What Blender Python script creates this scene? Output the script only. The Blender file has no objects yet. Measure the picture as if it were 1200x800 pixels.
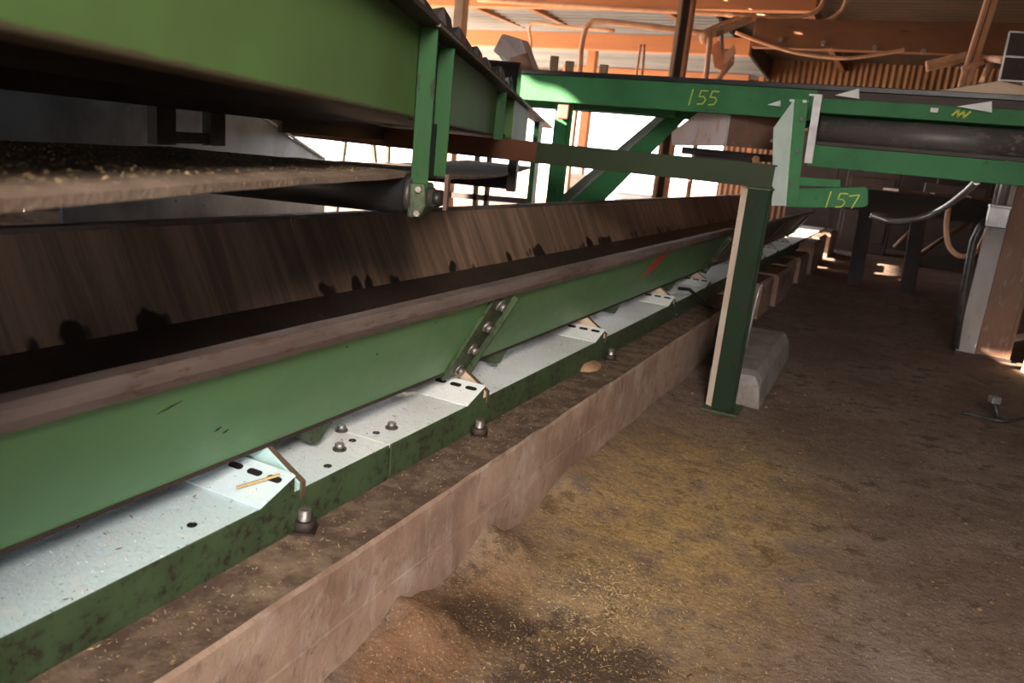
import bpy, bmesh, math, random
from mathutils import Vector, Matrix, noise
random.seed(7)
S = bpy.context.scene
COL = S.collection
PI = math.pi

# ------------------------------------------------------------------ camera
FPX, EYE = 900.0, 1.3
yd = Vector((464, 181, -FPX)).normalized()
zd = Vector((357, 3552, FPX)); zd = (zd - yd * zd.dot(yd)).normalized()
xd = yd.cross(zd)
R = Matrix((xd, yd, zd))                       # camera space -> world
cam = bpy.data.cameras.new('camera'); cam_o = bpy.data.objects.new('camera', cam); COL.objects.link(cam_o)
cam.sensor_fit = 'HORIZONTAL'; cam.sensor_width = 36; cam.lens = 36 * FPX / 1200
cam.clip_start = 0.05; cam.clip_end = 400
cam_o.matrix_world = Matrix.Translation((0, 0, EYE)) @ R.to_4x4()
cam.dof.use_dof = True; cam.dof.focus_distance = 2.6; cam.dof.aperture_fstop = 4.0
S.camera = cam_o

# ------------------------------------------------------------------ light
w = bpy.data.worlds.new('sky'); S.world = w; w.use_nodes = True
wn = w.node_tree.nodes; wl = w.node_tree.links; wn.clear()
wo = wn.new('ShaderNodeOutputWorld'); wb = wn.new('ShaderNodeBackground')
wb.inputs[0].default_value = (0.86, 0.93, 1.0, 1); wb.inputs[1].default_value = 5.0
wl.new(wb.outputs[0], wo.inputs[0])
sun = bpy.data.lights.new('sun', 'SUN'); sun.energy = 45; sun.angle = math.radians(0.6); sun.color = (1.0, 0.86, 0.68)
sun_o = bpy.data.objects.new('sun', sun); COL.objects.link(sun_o)
SUN_DIR = Vector((0.80, 0.42, -0.36)).normalized()      # the way the light travels
sun_o.rotation_euler = SUN_DIR.to_track_quat('-Z', 'Y').to_euler()
sun_o.location = (-12, -6, 9)
lamp = bpy.data.lights.new('fill_spot', 'SPOT'); lamp.energy = 480; lamp.color = (1.0, 0.93, 0.84)  # added fill spot out of view, brightens the foreground
lamp.shadow_soft_size = 0.45; lamp.spot_size = math.radians(80); lamp.spot_blend = 1.0
lamp_o = bpy.data.objects.new('fill_spot', lamp); COL.objects.link(lamp_o); lamp_o.location = (0.85, -0.9, 2.5)
lamp_o.rotation_euler = (Vector((-0.78, 2.75, 0.2)) - lamp_o.location).to_track_quat('-Z', 'Y').to_euler()
S.view_settings.view_transform = 'Standard'; S.view_settings.look = 'None'
S.view_settings.gamma = 1; S.view_settings.use_curve_mapping = False
S.view_settings.exposure = 0.65
S.cycles.use_denoising = True
S.cycles.max_bounces = 8; S.cycles.diffuse_bounces = 6
S.cycles.sample_clamp_indirect = 8

# ------------------------------------------------------------------ helpers
def at(u, v, x=None, y=None, z=None):
    """point of the place seen at photo pixel (u, v) on one known plane"""
    d = R @ Vector((u - 600, 400 - v, -FPX))
    t = x / d.x if x is not None else y / d.y if y is not None else (z - EYE) / d.z
    return Vector((d.x * t, d.y * t, EYE + d.z * t))

class MB:
    def __init__(s): s.v = []; s.f = []; s.sm = []
    def add(s, vs, fs, smooth=False):
        b = len(s.v); s.v += [Vector(p) for p in vs]
        for f in fs: s.f.append([b + i for i in f]); s.sm.append(smooth)
        return s
    def hexa(s, p):      # 8 points: bottom ring, top ring
        return s.add(p, [(3, 2, 1, 0), (4, 5, 6, 7), (0, 1, 5, 4), (1, 2, 6, 5), (2, 3, 7, 6), (3, 0, 4, 7)])
    def box(s, lo, hi, rz=0, piv=None):
        (a, b, c), (d, e, f) = lo, hi
        p = [Vector(q) for q in ((a,b,c),(d,b,c),(d,e,c),(a,e,c),(a,b,f),(d,b,f),(d,e,f),(a,e,f))]
        if rz:
            m = Matrix.Rotation(rz, 3, 'Z'); pv = Vector(piv) if piv else sum(p, Vector()) / 8
            p = [m @ (q - pv) + pv for q in p]
        return s.hexa(p)
    def prism(s, pts, vec, smooth=False):   # polygon (3D points) swept along vec
        n = len(pts); vec = Vector(vec); pts = [Vector(p) for p in pts]
        fs = [tuple(range(n - 1, -1, -1)), tuple(range(n, 2 * n))]
        s.add(pts + [p + vec for p in pts], fs)
        b = len(s.v) - 2 * n
        for i in range(n):
            j = (i + 1) % n; s.f.append([b + i, b + j, b + n + j, b + n + i]); s.sm.append(smooth)
        return s
    def slab(s, pts, t):                    # flat polygon given thickness t along its normal, centred
        p = [Vector(q) for q in pts]; n = (p[1] - p[0]).cross(p[2] - p[0]).normalized() * t
        return s.prism([q - n / 2 for q in p], n)
    def beam(s, a, b, wd, hg, up=(0, 0, 1)):
        a = Vector(a); b = Vector(b); d = (b - a).normalized(); sd = d.cross(Vector(up)).normalized(); u = sd.cross(d)
        r = [a - sd*wd/2 - u*hg/2, a + sd*wd/2 - u*hg/2, a + sd*wd/2 + u*hg/2, a - sd*wd/2 + u*hg/2]
        return s.prism(r, b - a)
    def chan(s, a, b, wd, hg, t=0.008, up=(0, 0, 1), flip=1):  # C section, open to one side
        a = Vector(a); b = Vector(b); d = (b - a).normalized(); sd = d.cross(Vector(up)).normalized() * flip; u = (d.cross(Vector(up)).normalized()).cross(d)
        q = [(0, 0), (wd, 0), (wd, t), (t, t), (t, hg - t), (wd, hg - t), (wd, hg), (0, hg)]
        return s.prism([a + sd * x + u * (y - hg / 2) for x, y in q], b - a)
    def ibeam(s, a, b, wd, hg, t=0.012, up=(0, 0, 1)):
        a = Vector(a); b = Vector(b); d = (b - a).normalized(); sd = d.cross(Vector(up)).normalized(); u = sd.cross(d)
        W, Hh, k = wd / 2, hg / 2, t / 2
        q = [(-W, -Hh), (W, -Hh), (W, -Hh + t), (k, -Hh + t), (k, Hh - t), (W, Hh - t), (W, Hh), (-W, Hh), (-W, Hh - t), (-k, Hh - t), (-k, -Hh + t), (-W, -Hh + t)]
        return s.prism([a + sd * x + u * y for x, y in q], b - a)
    def tube(s, path, r, n=10, cap=True):
        path = [Vector(p) for p in path]; rings = []; last = None
        for i, p in enumerate(path):
            d = (path[min(i + 1, len(path) - 1)] - path[max(i - 1, 0)]).normalized()
            if last is None:
                ref = Vector((0, 0, 1)) if abs(d.z) < 0.9 else Vector((1, 0, 0))
                sd = d.cross(ref).normalized()
            else:
                sd = (last - d * last.dot(d)).normalized()
            last = sd; u = d.cross(sd); rr = r[i] if isinstance(r, (list, tuple)) else r
            rings.append([p + sd * math.cos(2*PI*k/n) * rr + u * math.sin(2*PI*k/n) * rr for k in range(n)])
        b = len(s.v); s.v += [q for g in rings for q in g]
        for i in range(len(rings) - 1):
            for k in range(n):
                s.f.append([b + i*n + k, b + i*n + (k+1) % n, b + (i+1)*n + (k+1) % n, b + (i+1)*n + k]); s.sm.append(True)
        if cap:
            s.f.append([b + k for k in range(n - 1, -1, -1)]); s.sm.append(False)
            e = b + (len(rings) - 1) * n; s.f.append([e + k for k in range(n)]); s.sm.append(False)
        return s
    def lump(s, c, r, sq=(1, 1, 1), seed=0, amp=0.25):
        bm = bmesh.new(); bmesh.ops.create_icosphere(bm, subdivisions=2, radius=1)
        vs = []
        for vtx in bm.verts:
            q = vtx.co; k = 1 + amp * noise.noise(q * 1.7 + Vector((seed * 3.1, seed, 0)))
            vs.append(Vector(c) + Vector((q.x * sq[0], q.y * sq[1], q.z * sq[2])) * r * k)
        s.add(vs, [[x.index for x in f.verts] for f in bm.faces], True); bm.free(); return s
    def build(s, name, mat, parent=None, bevel=0, origin=None):
        o0 = Vector(origin) if origin is not None else (Vector(parent['_o']) if parent is not None and '_o' in parent else Vector())
        me = bpy.data.meshes.new(name); me.from_pydata([tuple(q - o0) for q in s.v], [], s.f); me.update()
        me.polygons.foreach_set('use_smooth', s.sm)
        bm = bmesh.new(); bm.from_mesh(me); bmesh.ops.recalc_face_normals(bm, faces=bm.faces); bm.to_mesh(me); bm.free()
        me.materials.append(mat)
        o = bpy.data.objects.new(name, me); COL.objects.link(o)
        if parent is not None: o.parent = parent
        elif origin is not None: o.location = o0
        if parent is not None:
            if origin is not None and '_o' in parent: o.location = o0 - Vector(parent['_o'])
            o['_o'] = tuple(o0)
        if bevel:
            m = o.modifiers.new('edge', 'BEVEL'); m.width = bevel; m.segments = 2; m.limit_method = 'ANGLE'; m.angle_limit = math.radians(50)
        return o

def thing(name, label, cat, loc, group=None, rz=0):
    o = bpy.data.objects.new(name, None); COL.objects.link(o); o.empty_display_size = 0.1
    o.location = loc; o.rotation_euler = (0, 0, rz); o['label'] = label; o['category'] = cat
    if group: o['group'] = group
    o['_o'] = (0.0, 0.0, 0.0) if rz else tuple(loc)
    return o
def tag(o, label, cat, group=None):
    o['label'] = label; o['category'] = cat
    if group: o['group'] = group
    return o
def struct(o): o['kind'] = 'structure'; return o
def stuff(o): o['kind'] = 'stuff'; return o
def dup(root, loc, label=None):
    c = root.copy(); COL.objects.link(c); c.location = loc
    if label: c['label'] = label
    for ch in root.children:
        d = ch.copy(); COL.objects.link(d); d.parent = c
        for g in ch.children:
            e = g.copy(); COL.objects.link(e); e.parent = d
    return c
def solo(mb, name, mat, label, cat, origin, group=None, bevel=0):
    return tag(mb.build(name, mat, None, bevel, origin), label, cat, group)

# ------------------------------------------------------------------ materials
class NT:
    def __init__(s, name):
        s.m = bpy.data.materials.new(name); s.m.use_nodes = True; s.t = s.m.node_tree
        s.n = s.t.nodes; s.l = s.t.links; s.n.clear()
        s.out = s.n.new('ShaderNodeOutputMaterial'); s.b = s.n.new('ShaderNodeBsdfPrincipled'); s.l.new(s.b.outputs[0], s.out.inputs[0])
        s.geo = s.n.new('ShaderNodeNewGeometry'); s.pos = s.geo.outputs['Position']
    def mapped(s, scale):
        m = s.n.new('ShaderNodeMapping'); m.inputs['Scale'].default_value = scale; s.l.new(s.pos, m.inputs[0]); return m.outputs[0]
    def noise(s, scale, detail=5, rough=0.6, vec=None, dist=0):
        t = s.n.new('ShaderNodeTexNoise'); t.inputs['Scale'].default_value = scale; t.inputs['Detail'].default_value = detail
        t.inputs['Roughness'].default_value = rough; t.inputs['Distortion'].default_value = dist
        s.l.new(vec if vec is not None else s.pos, t.inputs['Vector']); return t.outputs[0]
    def ramp(s, x, a, b):
        r = s.n.new('ShaderNodeMapRange'); r.inputs[1].default_value = a; r.inputs[2].default_value = b; r.interpolation_type = 'SMOOTHSTEP'
        s.l.new(x, r.inputs[0]); return r.outputs[0]
    def math(s, op, a, b=None):
        m = s.n.new('ShaderNodeMath'); m.operation = op; m.use_clamp = op in ('MULTIPLY', 'ADD', 'SUBTRACT')
        for i, q in enumerate((a, b)):
            if q is None: continue
            if isinstance(q, (int, float)): m.inputs[i].default_value = q
            else: s.l.new(q, m.inputs[i])
        return m.outputs[0]
    def mix(s, f, a, b):
        m = s.n.new('ShaderNodeMix'); m.data_type = 'RGBA'
        if isinstance(f, (int, float)): m.inputs[0].default_value = f
        else: s.l.new(f, m.inputs[0])
        for i, q in ((6, a), (7, b)):
            if isinstance(q, tuple): m.inputs[i].default_value = (*q, 1)
            else: s.l.new(q, m.inputs[i])
        return m.outputs[2]
    def sep(s, v=None):
        m = s.n.new('ShaderNodeSeparateXYZ'); s.l.new(v if v is not None else s.pos, m.inputs[0]); return m.outputs
    def bump(s, h, strength, dist=0.01):
        b = s.n.new('ShaderNodeBump'); b.inputs['Strength'].default_value = strength; b.inputs['Distance'].default_value = dist
        s.l.new(h, b.inputs['Height']); s.l.new(b.outputs[0], s.b.inputs['Normal'])
    def fin(s, col, rough=0.6, metal=0, spec=0.5):
        if isinstance(col, tuple): s.b.inputs['Base Color'].default_value = (*col, 1)
        else: s.l.new(col, s.b.inputs['Base Color'])
        if isinstance(rough, (int, float)): s.b.inputs['Roughness'].default_value = rough
        else: s.l.new(rough, s.b.inputs['Roughness'])
        s.b.inputs['Metallic'].default_value = metal; s.b.inputs['Specular IOR Level'].default_value = spec
        return s.m

def worn(name, c1, c2, rust=(0.13, 0.05, 0.02), amt=0.35, sc=3.0, rough=0.45, metal=0, streak=None, bump=0.15, spec=0.5):
    """paint or bare steel: two shades in soft patches, rust or grime breaking through, fine relief"""
    k = NT(name)
    v = k.mapped(streak) if streak else None
    n1 = k.noise(sc, 4, 0.55, v); n2 = k.noise(sc * 6, 6, 0.7, v); n3 = k.noise(sc * 45, 3, 0.6)
    c = k.mix(k.ramp(n1, 0.35, 0.68), c1, c2)
    th = 0.78 - amt * 0.5
    f = k.ramp(n2, th, th + 0.1)
    f = k.math('MULTIPLY', f, k.ramp(n1, 0.3, 0.6))
    c = k.mix(f, c, rust)
    sp = k.ramp(n3, 0.72, 0.76)
    c = k.mix(k.math('MULTIPLY', sp, 0.6), c, rust)
    k.bump(n3, bump, 0.003)
    return k.fin(c, k.math('ADD', k.math('MULTIPLY', n2, 0.3), rough - 0.12), metal, spec)

GREEN = worn('green paint', (0.100, 0.225, 0.085), (0.115, 0.245, 0.095), (0.06, 0.07, 0.03), 0.02, 2.2, 0.42)
GREEN_GRIME = worn('grimy green paint', (0.058, 0.092, 0.040), (0.042, 0.066, 0.029), (0.028, 0.018, 0.013), 0.55, 8, 0.5)
OLIVE = worn('faded olive green paint', (0.105, 0.165, 0.05), (0.08, 0.145, 0.045), (0.14, 0.09, 0.03), 0.3, 2.5, 0.5)
GREEN_D = worn('dark green paint', (0.046, 0.19, 0.072), (0.034, 0.145, 0.055), (0.04, 0.035, 0.02), 0.35, 4, 0.6, spec=0.25)
GREEN_P = worn('grimy post green', (0.026, 0.095, 0.028), (0.018, 0.066, 0.02), (0.03, 0.022, 0.014), 0.45, 5, 0.55, spec=0.25, streak=(1, 1, 0.3))
TEAL = worn('pale teal leaf', (0.52, 0.74, 0.70), (0.46, 0.68, 0.63), (0.3, 0.3, 0.25), 0.1, 6, 0.5)
TAN = worn('tan spring leaf', (0.62, 0.47, 0.34), (0.54, 0.39, 0.27), (0.3, 0.2, 0.12), 0.2, 6, 0.6)  # tan colour of the farther leaves
RUST_E = worn('dark rusty spring edge', (0.12, 0.07, 0.045), (0.08, 0.05, 0.03), (0.05, 0.03, 0.02), 0.3, 8, 0.6)
GREEN_M = worn('mint plate with light in its colour', (0.74, 0.87, 0.79), (0.66, 0.80, 0.71), (0.2, 0.16, 0.1), 0.1, 6, 0.5)  # light falling on the bracket's left face is put into this colour
RUST = worn('rusty brown steel', (0.16, 0.075, 0.045), (0.10, 0.05, 0.035), (0.22, 0.08, 0.03), 0.5, 4, 0.55)
RUST_C = worn('rusted column steel', (0.26, 0.13, 0.075), (0.17, 0.09, 0.06), (0.33, 0.25, 0.21), 0.5, 3, 0.6, streak=(1, 1, 0.4))
RUST_D = worn('dark rusty steel', (0.045, 0.025, 0.018), (0.025, 0.015, 0.012), (0.10, 0.04, 0.02), 0.4, 4, 0.6)
RIM = worn('dusty brown steel rim', (0.165, 0.122, 0.108), (0.10, 0.068, 0.058), (0.08, 0.04, 0.025), 0.5, 9, 0.55, streak=(1, 0.25, 1))
WALL_S = None
STEEL = worn('galvanised steel', (0.42, 0.40, 0.40), (0.30, 0.28, 0.28), (0.2, 0.12, 0.08), 0.3, 8, 0.35, 0.6)
STEEL_D = worn('dull dark steel', (0.10, 0.09, 0.085), (0.06, 0.055, 0.05), (0.1, 0.05, 0.03), 0.4, 10, 0.4, 0.5)
BOLT = worn('worn bolt steel', (0.35, 0.32, 0.30), (0.22, 0.18, 0.16), (0.16, 0.09, 0.05), 0.4, 40, 0.35, 0.7)
RUBBER = worn('black rubber', (0.018, 0.018, 0.02), (0.012, 0.012, 0.013), (0.05, 0.04, 0.035), 0.2, 6, 0.35)
DRUM = worn('scuffed dark drum', (0.10, 0.088, 0.082), (0.06, 0.052, 0.05), (0.19, 0.16, 0.14), 0.5, 5, 0.4, streak=(0.5, 1, 1))
TIMBER = worn('orange dusted timber', (0.60, 0.25, 0.11), (0.50, 0.20, 0.085), (0.22, 0.09, 0.045), 0.35, 3, 0.7, streak=(0.15, 1, 1))
TIMBER_P = worn('pale timber', (0.62, 0.42, 0.28), (0.52, 0.34, 0.22), (0.25, 0.14, 0.08), 0.3, 3, 0.7)
TIMBER_D = worn('brown dusted beam', (0.28, 0.115, 0.045), (0.20, 0.08, 0.035), (0.08, 0.04, 0.02), 0.4, 2.5, 0.6, streak=(0.2, 1, 1))
CONDUIT = worn('dusty orange conduit', (0.72, 0.40, 0.24), (0.60, 0.31, 0.18), (0.3, 0.15, 0.08), 0.2, 6, 0.6)
SHEET = worn('grey corrugated sheet', (0.215, 0.26, 0.32), (0.13, 0.155, 0.19), (0.20, 0.13, 0.09), 0.35, 1.4, 0.5, 0.3, streak=(0.2, 1, 1))
SHEET_SHADE = worn('roof sheet darkened for shade', (0.075, 0.045, 0.03), (0.05, 0.032, 0.024), (0.13, 0.06, 0.03), 0.4, 1.4, 0.7)  # dark brown puts the gloom of the right-hand roof into the colour
SHEET_B = worn('brown stained wall sheet', (0.27, 0.135, 0.062), (0.19, 0.09, 0.042), (0.10, 0.045, 0.02), 0.45, 1.5, 0.6, streak=(1, 1, 0.2))
BLUEST = worn('bluish bare steel', (0.12, 0.155, 0.20), (0.035, 0.045, 0.06), (0.25, 0.28, 0.31), 0.25, 2.5, 0.3, 0.6)
PINKST = worn('pinkish steel with light in its colour', (0.78, 0.66, 0.65), (0.66, 0.52, 0.49), (0.62, 0.38, 0.26), 0.5, 3, 0.4, 0.1, streak=(1, 1, 0.3))  # pale tone carries the light on the chute's left side
WHITE = worn('dirty white paint', (0.75, 0.76, 0.76), (0.66, 0.67, 0.68), (0.3, 0.25, 0.2), 0.1, 6, 0.5)
PALEWOOD = worn('pale peach plywood', (0.88, 0.66, 0.50), (0.82, 0.57, 0.41), (0.45, 0.22, 0.12), 0.35, 4, 0.6)
DARK = worn('near black steel', (0.014, 0.011, 0.010), (0.010, 0.008, 0.007), (0.03, 0.02, 0.015), 0.3, 5, 0.6)  # also gives slots, holes and the post slit their shade as colour
CHALK = NT('yellow green paint marker').fin((0.55, 0.62, 0.07), 0.7)
REDP = NT('red spray paint').fin((0.55, 0.04, 0.03), 0.6)
TRIM_W = NT('worn bright edge').fin((0.42, 0.22, 0.12), 0.5)

def m_olive():
    k = NT('olive paint rusting along its foot'); n1 = k.noise(2.5, 4, 0.6); n2 = k.noise(22, 6, 0.7); n3 = k.noise(90, 3, 0.6)
    c = k.mix(k.ramp(n1, 0.35, 0.68), (0.095, 0.175, 0.05), (0.085, 0.135, 0.045))
    z = k.sep()[2]
    f = k.ramp(k.math('ADD', k.math('MULTIPLY', n2, 0.35), k.ramp(z, 1.375, 1.34)), 0.62, 0.85)
    c = k.mix(k.math('MULTIPLY', f, 0.9), c, (0.07, 0.045, 0.03))
    c = k.mix(k.math('MULTIPLY', k.ramp(n2, 0.66, 0.72), 0.6), c, (0.13, 0.09, 0.035))
    k.bump(n3, 0.15, 0.003); return k.fin(c, 0.65, 0, 0.18)
OLIVE = m_olive()
def m_wall():
    k = NT('streaked brown trough wall')
    v = k.mapped((0.35, 5, 0.35)); n1 = k.noise(2.2, 7, 0.7, v, 0.25); n2 = k.noise(1.1, 3, 0.5); n3 = k.noise(30, 4, 0.6)
    c = k.mix(k.ramp(n1, 0.38, 0.66), (0.17, 0.105, 0.075), (0.35, 0.215, 0.145))
    c = k.mix(k.math('MULTIPLY', k.ramp(n2, 0.55, 0.7), 0.6), c, (0.05, 0.033, 0.028))
    z = k.sep()[2]
    # dark bare patches where the liner has flaked near its foot
    v2 = k.mapped((1, 3.0, 1.0)); n4 = k.noise(2.2, 3, 0.5, v2)
    foot = k.math('SUBTRACT', n4, k.ramp(z, 0.70, 0.92)); c = k.mix(k.ramp(foot, 0.53, 0.58), c, (0.022, 0.014, 0.012))
    k.bump(n1, 0.2, 0.004)
    return k.fin(c, k.math('ADD', k.math('MULTIPLY', n3, 0.4), 0.25), 0, 0.5)
WALL_S = m_wall()

def m_plate():
    k = NT('pale plate under white sawdust')
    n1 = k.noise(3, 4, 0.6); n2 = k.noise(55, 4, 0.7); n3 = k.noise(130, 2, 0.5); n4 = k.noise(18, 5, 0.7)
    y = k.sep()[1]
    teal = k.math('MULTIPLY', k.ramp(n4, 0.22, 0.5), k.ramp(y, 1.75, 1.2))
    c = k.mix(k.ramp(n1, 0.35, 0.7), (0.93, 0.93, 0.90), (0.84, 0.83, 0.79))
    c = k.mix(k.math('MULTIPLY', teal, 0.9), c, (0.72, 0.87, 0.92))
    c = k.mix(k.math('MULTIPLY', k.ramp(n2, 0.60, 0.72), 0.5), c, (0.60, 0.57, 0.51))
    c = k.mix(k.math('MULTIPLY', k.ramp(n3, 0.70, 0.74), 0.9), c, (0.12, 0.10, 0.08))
    k.bump(n2, 0.5, 0.006)
    return k.fin(c, 0.5, 0, 0.5)
PLATE = m_plate()

def m_concrete():
    k = NT('stained old concrete')
    n1 = k.noise(2.2, 6, 0.65); n2 = k.noise(14, 6, 0.7); n3 = k.noise(70, 4, 0.6); n4 = k.noise(5, 5, 0.65, None, 0.6)
    c = k.mix(k.ramp(n1, 0.35, 0.65), (0.42, 0.28, 0.205), (0.25, 0.15, 0.105))
    c = k.mix(k.math('MULTIPLY', k.ramp(n4, 0.5, 0.7), 0.7), c, (0.47, 0.36, 0.30))
    c = k.mix(k.math('MULTIPLY', k.ramp(n2, 0.55, 0.72), 0.6), c, (0.12, 0.075, 0.05))
    v6 = k.mapped((0.5, 4.2, 0.9)); n6 = k.noise(2.4, 8, 0.75, v6, 1.2)
    c = k.mix(k.math('MULTIPLY', k.ramp(n6, 0.52, 0.72), 0.6), c, (0.14, 0.095, 0.065)); c = k.mix(k.math('MULTIPLY', k.ramp(n6, 0.46, 0.28), 0.55), c, (0.54, 0.42, 0.35))
    # settled dirt on the level top
    up = k.ramp(k.sep(k.geo.outputs['Normal'])[2], 0.75, 0.98)
    dirt = k.mix(k.ramp(n2, 0.4, 0.62), (0.085, 0.050, 0.036), (0.19, 0.125, 0.085))
    dirt = k.mix(k.math('MULTIPLY', k.ramp(n1, 0.52, 0.68), 0.8), dirt, (0.34, 0.24, 0.16))
    c = k.mix(k.math('MULTIPLY', up, 0.92), c, dirt)
    k.bump(k.math('ADD', k.math('MULTIPLY', n2, 0.5), k.math('MULTIPLY', n3, 0.5)), 0.5, 0.012)
    return k.fin(c, 0.85, 0, 0.25)
CONC = m_concrete()

def m_floor():
    k = NT('trodden dirt and sawdust floor')
    x, y, z = k.sep()
    n1 = k.noise(1.3, 6, 0.65); n2 = k.noise(7, 6, 0.7); n3 = k.noise(45, 5, 0.7); n4 = k.noise(150, 2, 0.5)
    c = k.mix(k.ramp(n1, 0.35, 0.68), (0.165, 0.104, 0.078), (0.235, 0.17, 0.135))
    c = k.mix(k.math('MULTIPLY', k.ramp(n2, 0.5, 0.7), 0.55), c, (0.10, 0.055, 0.035))
    # sawdust spilled along the plinth
    d = k.n.new('ShaderNodeVectorMath'); d.operation = 'SUBTRACT'; k.l.new(k.pos, d.inputs[0]); d.inputs[1].default_value = (-0.55, 2.75, 0)
    m = k.n.new('ShaderNodeMapping'); m.inputs['Scale'].default_value = (1.55, 0.75, 0); m.inputs['Rotation'].default_value = (0, 0, 0.1); k.l.new(d.outputs[0], m.inputs[0])
    ln = k.n.new('ShaderNodeVectorMath'); ln.operation = 'LENGTH'; k.l.new(m.outputs[0], ln.inputs[0])
    near = k.ramp(ln.outputs['Value'], 1.25, 0.15)
    saw = k.math('MULTIPLY', near, k.ramp(n2, 0.30, 0.58))
    sawc = k.mix(k.ramp(n3, 0.4, 0.65), (0.42, 0.255, 0.09), (0.56, 0.37, 0.165))
    c = k.mix(k.math('MULTIPLY', saw, 0.95), c, sawc)
    def blot(cx, cy, sx, sy, rot=0.0):
        d2 = k.n.new('ShaderNodeVectorMath'); d2.operation = 'SUBTRACT'; k.l.new(k.pos, d2.inputs[0]); d2.inputs[1].default_value = (cx, cy, 0)
        m2 = k.n.new('ShaderNodeMapping'); m2.inputs['Scale'].default_value = (1 / sx, 1 / sy, 0); m2.inputs['Rotation'].default_value = (0, 0, rot); k.l.new(d2.outputs[0], m2.inputs[0])
        l2 = k.n.new('ShaderNodeVectorMath'); l2.operation = 'LENGTH'; k.l.new(m2.outputs[0], l2.inputs[0])
        return k.ramp(k.math('ADD', k.math('MULTIPLY', l2.outputs['Value'], 0.6), k.math('MULTIPLY', n2, 0.8)), 0.95, 0.6)
    c = k.mix(k.math('MULTIPLY', blot(-0.86, 1.55, 0.22, 0.75), 0.8), c, (0.21, 0.10, 0.045))
    for q in ((-0.50, 1.66, 0.32, 0.36, 0.4), (-0.80, 1.72, 0.22, 0.18, 0), (0.30, 1.25, 0.35, 0.18, 0.2)):
        c = k.mix(k.math('MULTIPLY', blot(*q), 0.82), c, (0.050, 0.027, 0.016))
    # oil and damp stains
    st = k.math('MULTIPLY', k.ramp(n2, 0.52, 0.62), k.ramp(n1, 0.45, 0.55))
    c = k.mix(k.math('MULTIPLY', st, 0.6), c, (0.055, 0.030, 0.018))
    n5 = k.noise(26, 6, 0.75); c = k.mix(k.math('MULTIPLY', k.ramp(n5, 0.52, 0.66), 0.55), c, (0.06, 0.036, 0.022))
    c = k.mix(k.math('MULTIPLY', k.ramp(n5, 0.44, 0.32), 0.45), c, (0.30, 0.20, 0.12))
    c = k.mix(k.math('MULTIPLY', k.ramp(n4, 0.62, 0.68), 0.7), c, (0.40, 0.29, 0.17))
    k.bump(k.math('ADD', k.math('MULTIPLY', n3, 0.6), k.math('MULTIPLY', n2, 0.4)), 0.7, 0.02)
    return k.fin(c, 0.8, 0, 0.3)
FLOOR = m_floor()

def m_beltdust():
    k = NT('belt crusted with sawdust')
    n1 = k.noise(8, 5, 0.65); n2 = k.noise(90, 3, 0.6); n3 = k.noise(160, 2, 0.5)
    c = k.mix(k.ramp(n1, 0.35, 0.65), (0.17, 0.115, 0.085), (0.24, 0.17, 0.125))
    c = k.mix(k.ramp(n2, 0.62, 0.72), c, (0.50, 0.38, 0.24)); c = k.mix(k.math('MULTIPLY', k.ramp(n3, 0.66, 0.7), 0.7), c, (0.05, 0.04, 0.03))
    k.bump(n2, 0.6, 0.006)
    return k.fin(c, 0.85, 0, 0.15)
BELT = m_beltdust()
SOIL_OUT = worn('sunlit yard soil', (0.55, 0.39, 0.26), (0.47, 0.32, 0.20), (0.3, 0.2, 0.12), 0.3, 0.4, 0.9, bump=0)
SAWD = worn('sawdust', (0.60, 0.42, 0.20), (0.45, 0.29, 0.13), (0.2, 0.13, 0.07), 0.3, 20, 0.9, spec=0.2)
CHIPC = worn('wood chips', (0.50, 0.36, 0.20), (0.34, 0.22, 0.11), (0.16, 0.09, 0.05), 0.4, 30, 0.85, spec=0.2)
DIRT = worn('dirt clods', (0.22, 0.13, 0.075), (0.13, 0.07, 0.04), (0.06, 0.035, 0.02), 0.4, 20, 0.9, spec=0.2)

# ------------------------------------------------------------------ setting: floor, yard, shed
def floor_h(x, y):
    h = 0.012 * noise.noise((x * 1.1, y * 1.1, 0)) + 0.008 * noise.noise((x * 4, y * 4, 3)) + 0.004 * noise.noise((x * 13, y * 13, 5))
    b = max(0.0, 1 - (x + 1.0) / 0.34) if x > -1.0 else 1.0            # bank of dirt against the plinth
    h += b * b * (0.035 + 0.05 * noise.noise((x * 2.0, y * 1.9, 9))) * (1 if y < 6.2 else 0.3)
    for cx, cy, am, sx, sy in ((-0.97, 1.55, 0.07, 0.14, 0.12), (-0.95, 2.02, 0.075, 0.12, 0.11), (-0.98, 2.75, 0.03, 0.1, 0.2), (-0.62, 2.02, 0.018, 0.16, 0.14)):
        q = ((x - cx) / sx) ** 2 + ((y - cy) / sy) ** 2
        if q < 6: h += am * math.exp(-q) * (1 + 0.35 * noise.noise((x * 14, y * 14, 2)))
    return h
def frange(a, b, n): return [a + (b - a) * i / n for i in range(n)]
xs = frange(-9.0, -1.6, 18) + frange(-1.6, 1.6, 150) + frange(1.6, 5.2, 20) + [5.2]
ys = frange(-5, 0.7, 14) + frange(0.7, 7.5, 270) + frange(7.5, 22, 60) + [22]
vv = [(x, y, floor_h(x, y)) for y in ys for x in xs]; nx = len(xs)
me = bpy.data.meshes.new('floor')
me.from_pydata(vv, [], [(j*nx+i, j*nx+i+1, (j+1)*nx+i+1, (j+1)*nx+i) for j in range(len(ys)-1) for i in range(nx-1)])
me.polygons.foreach_set('use_smooth', [True] * len(me.polygons)); me.materials.append(FLOOR)
fl = bpy.data.objects.new('floor', me); COL.objects.link(fl); struct(fl)
struct(MB().box((-60, -40, -0.45), (60, 60, -0.10)).build('ground', SOIL_OUT))

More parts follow.
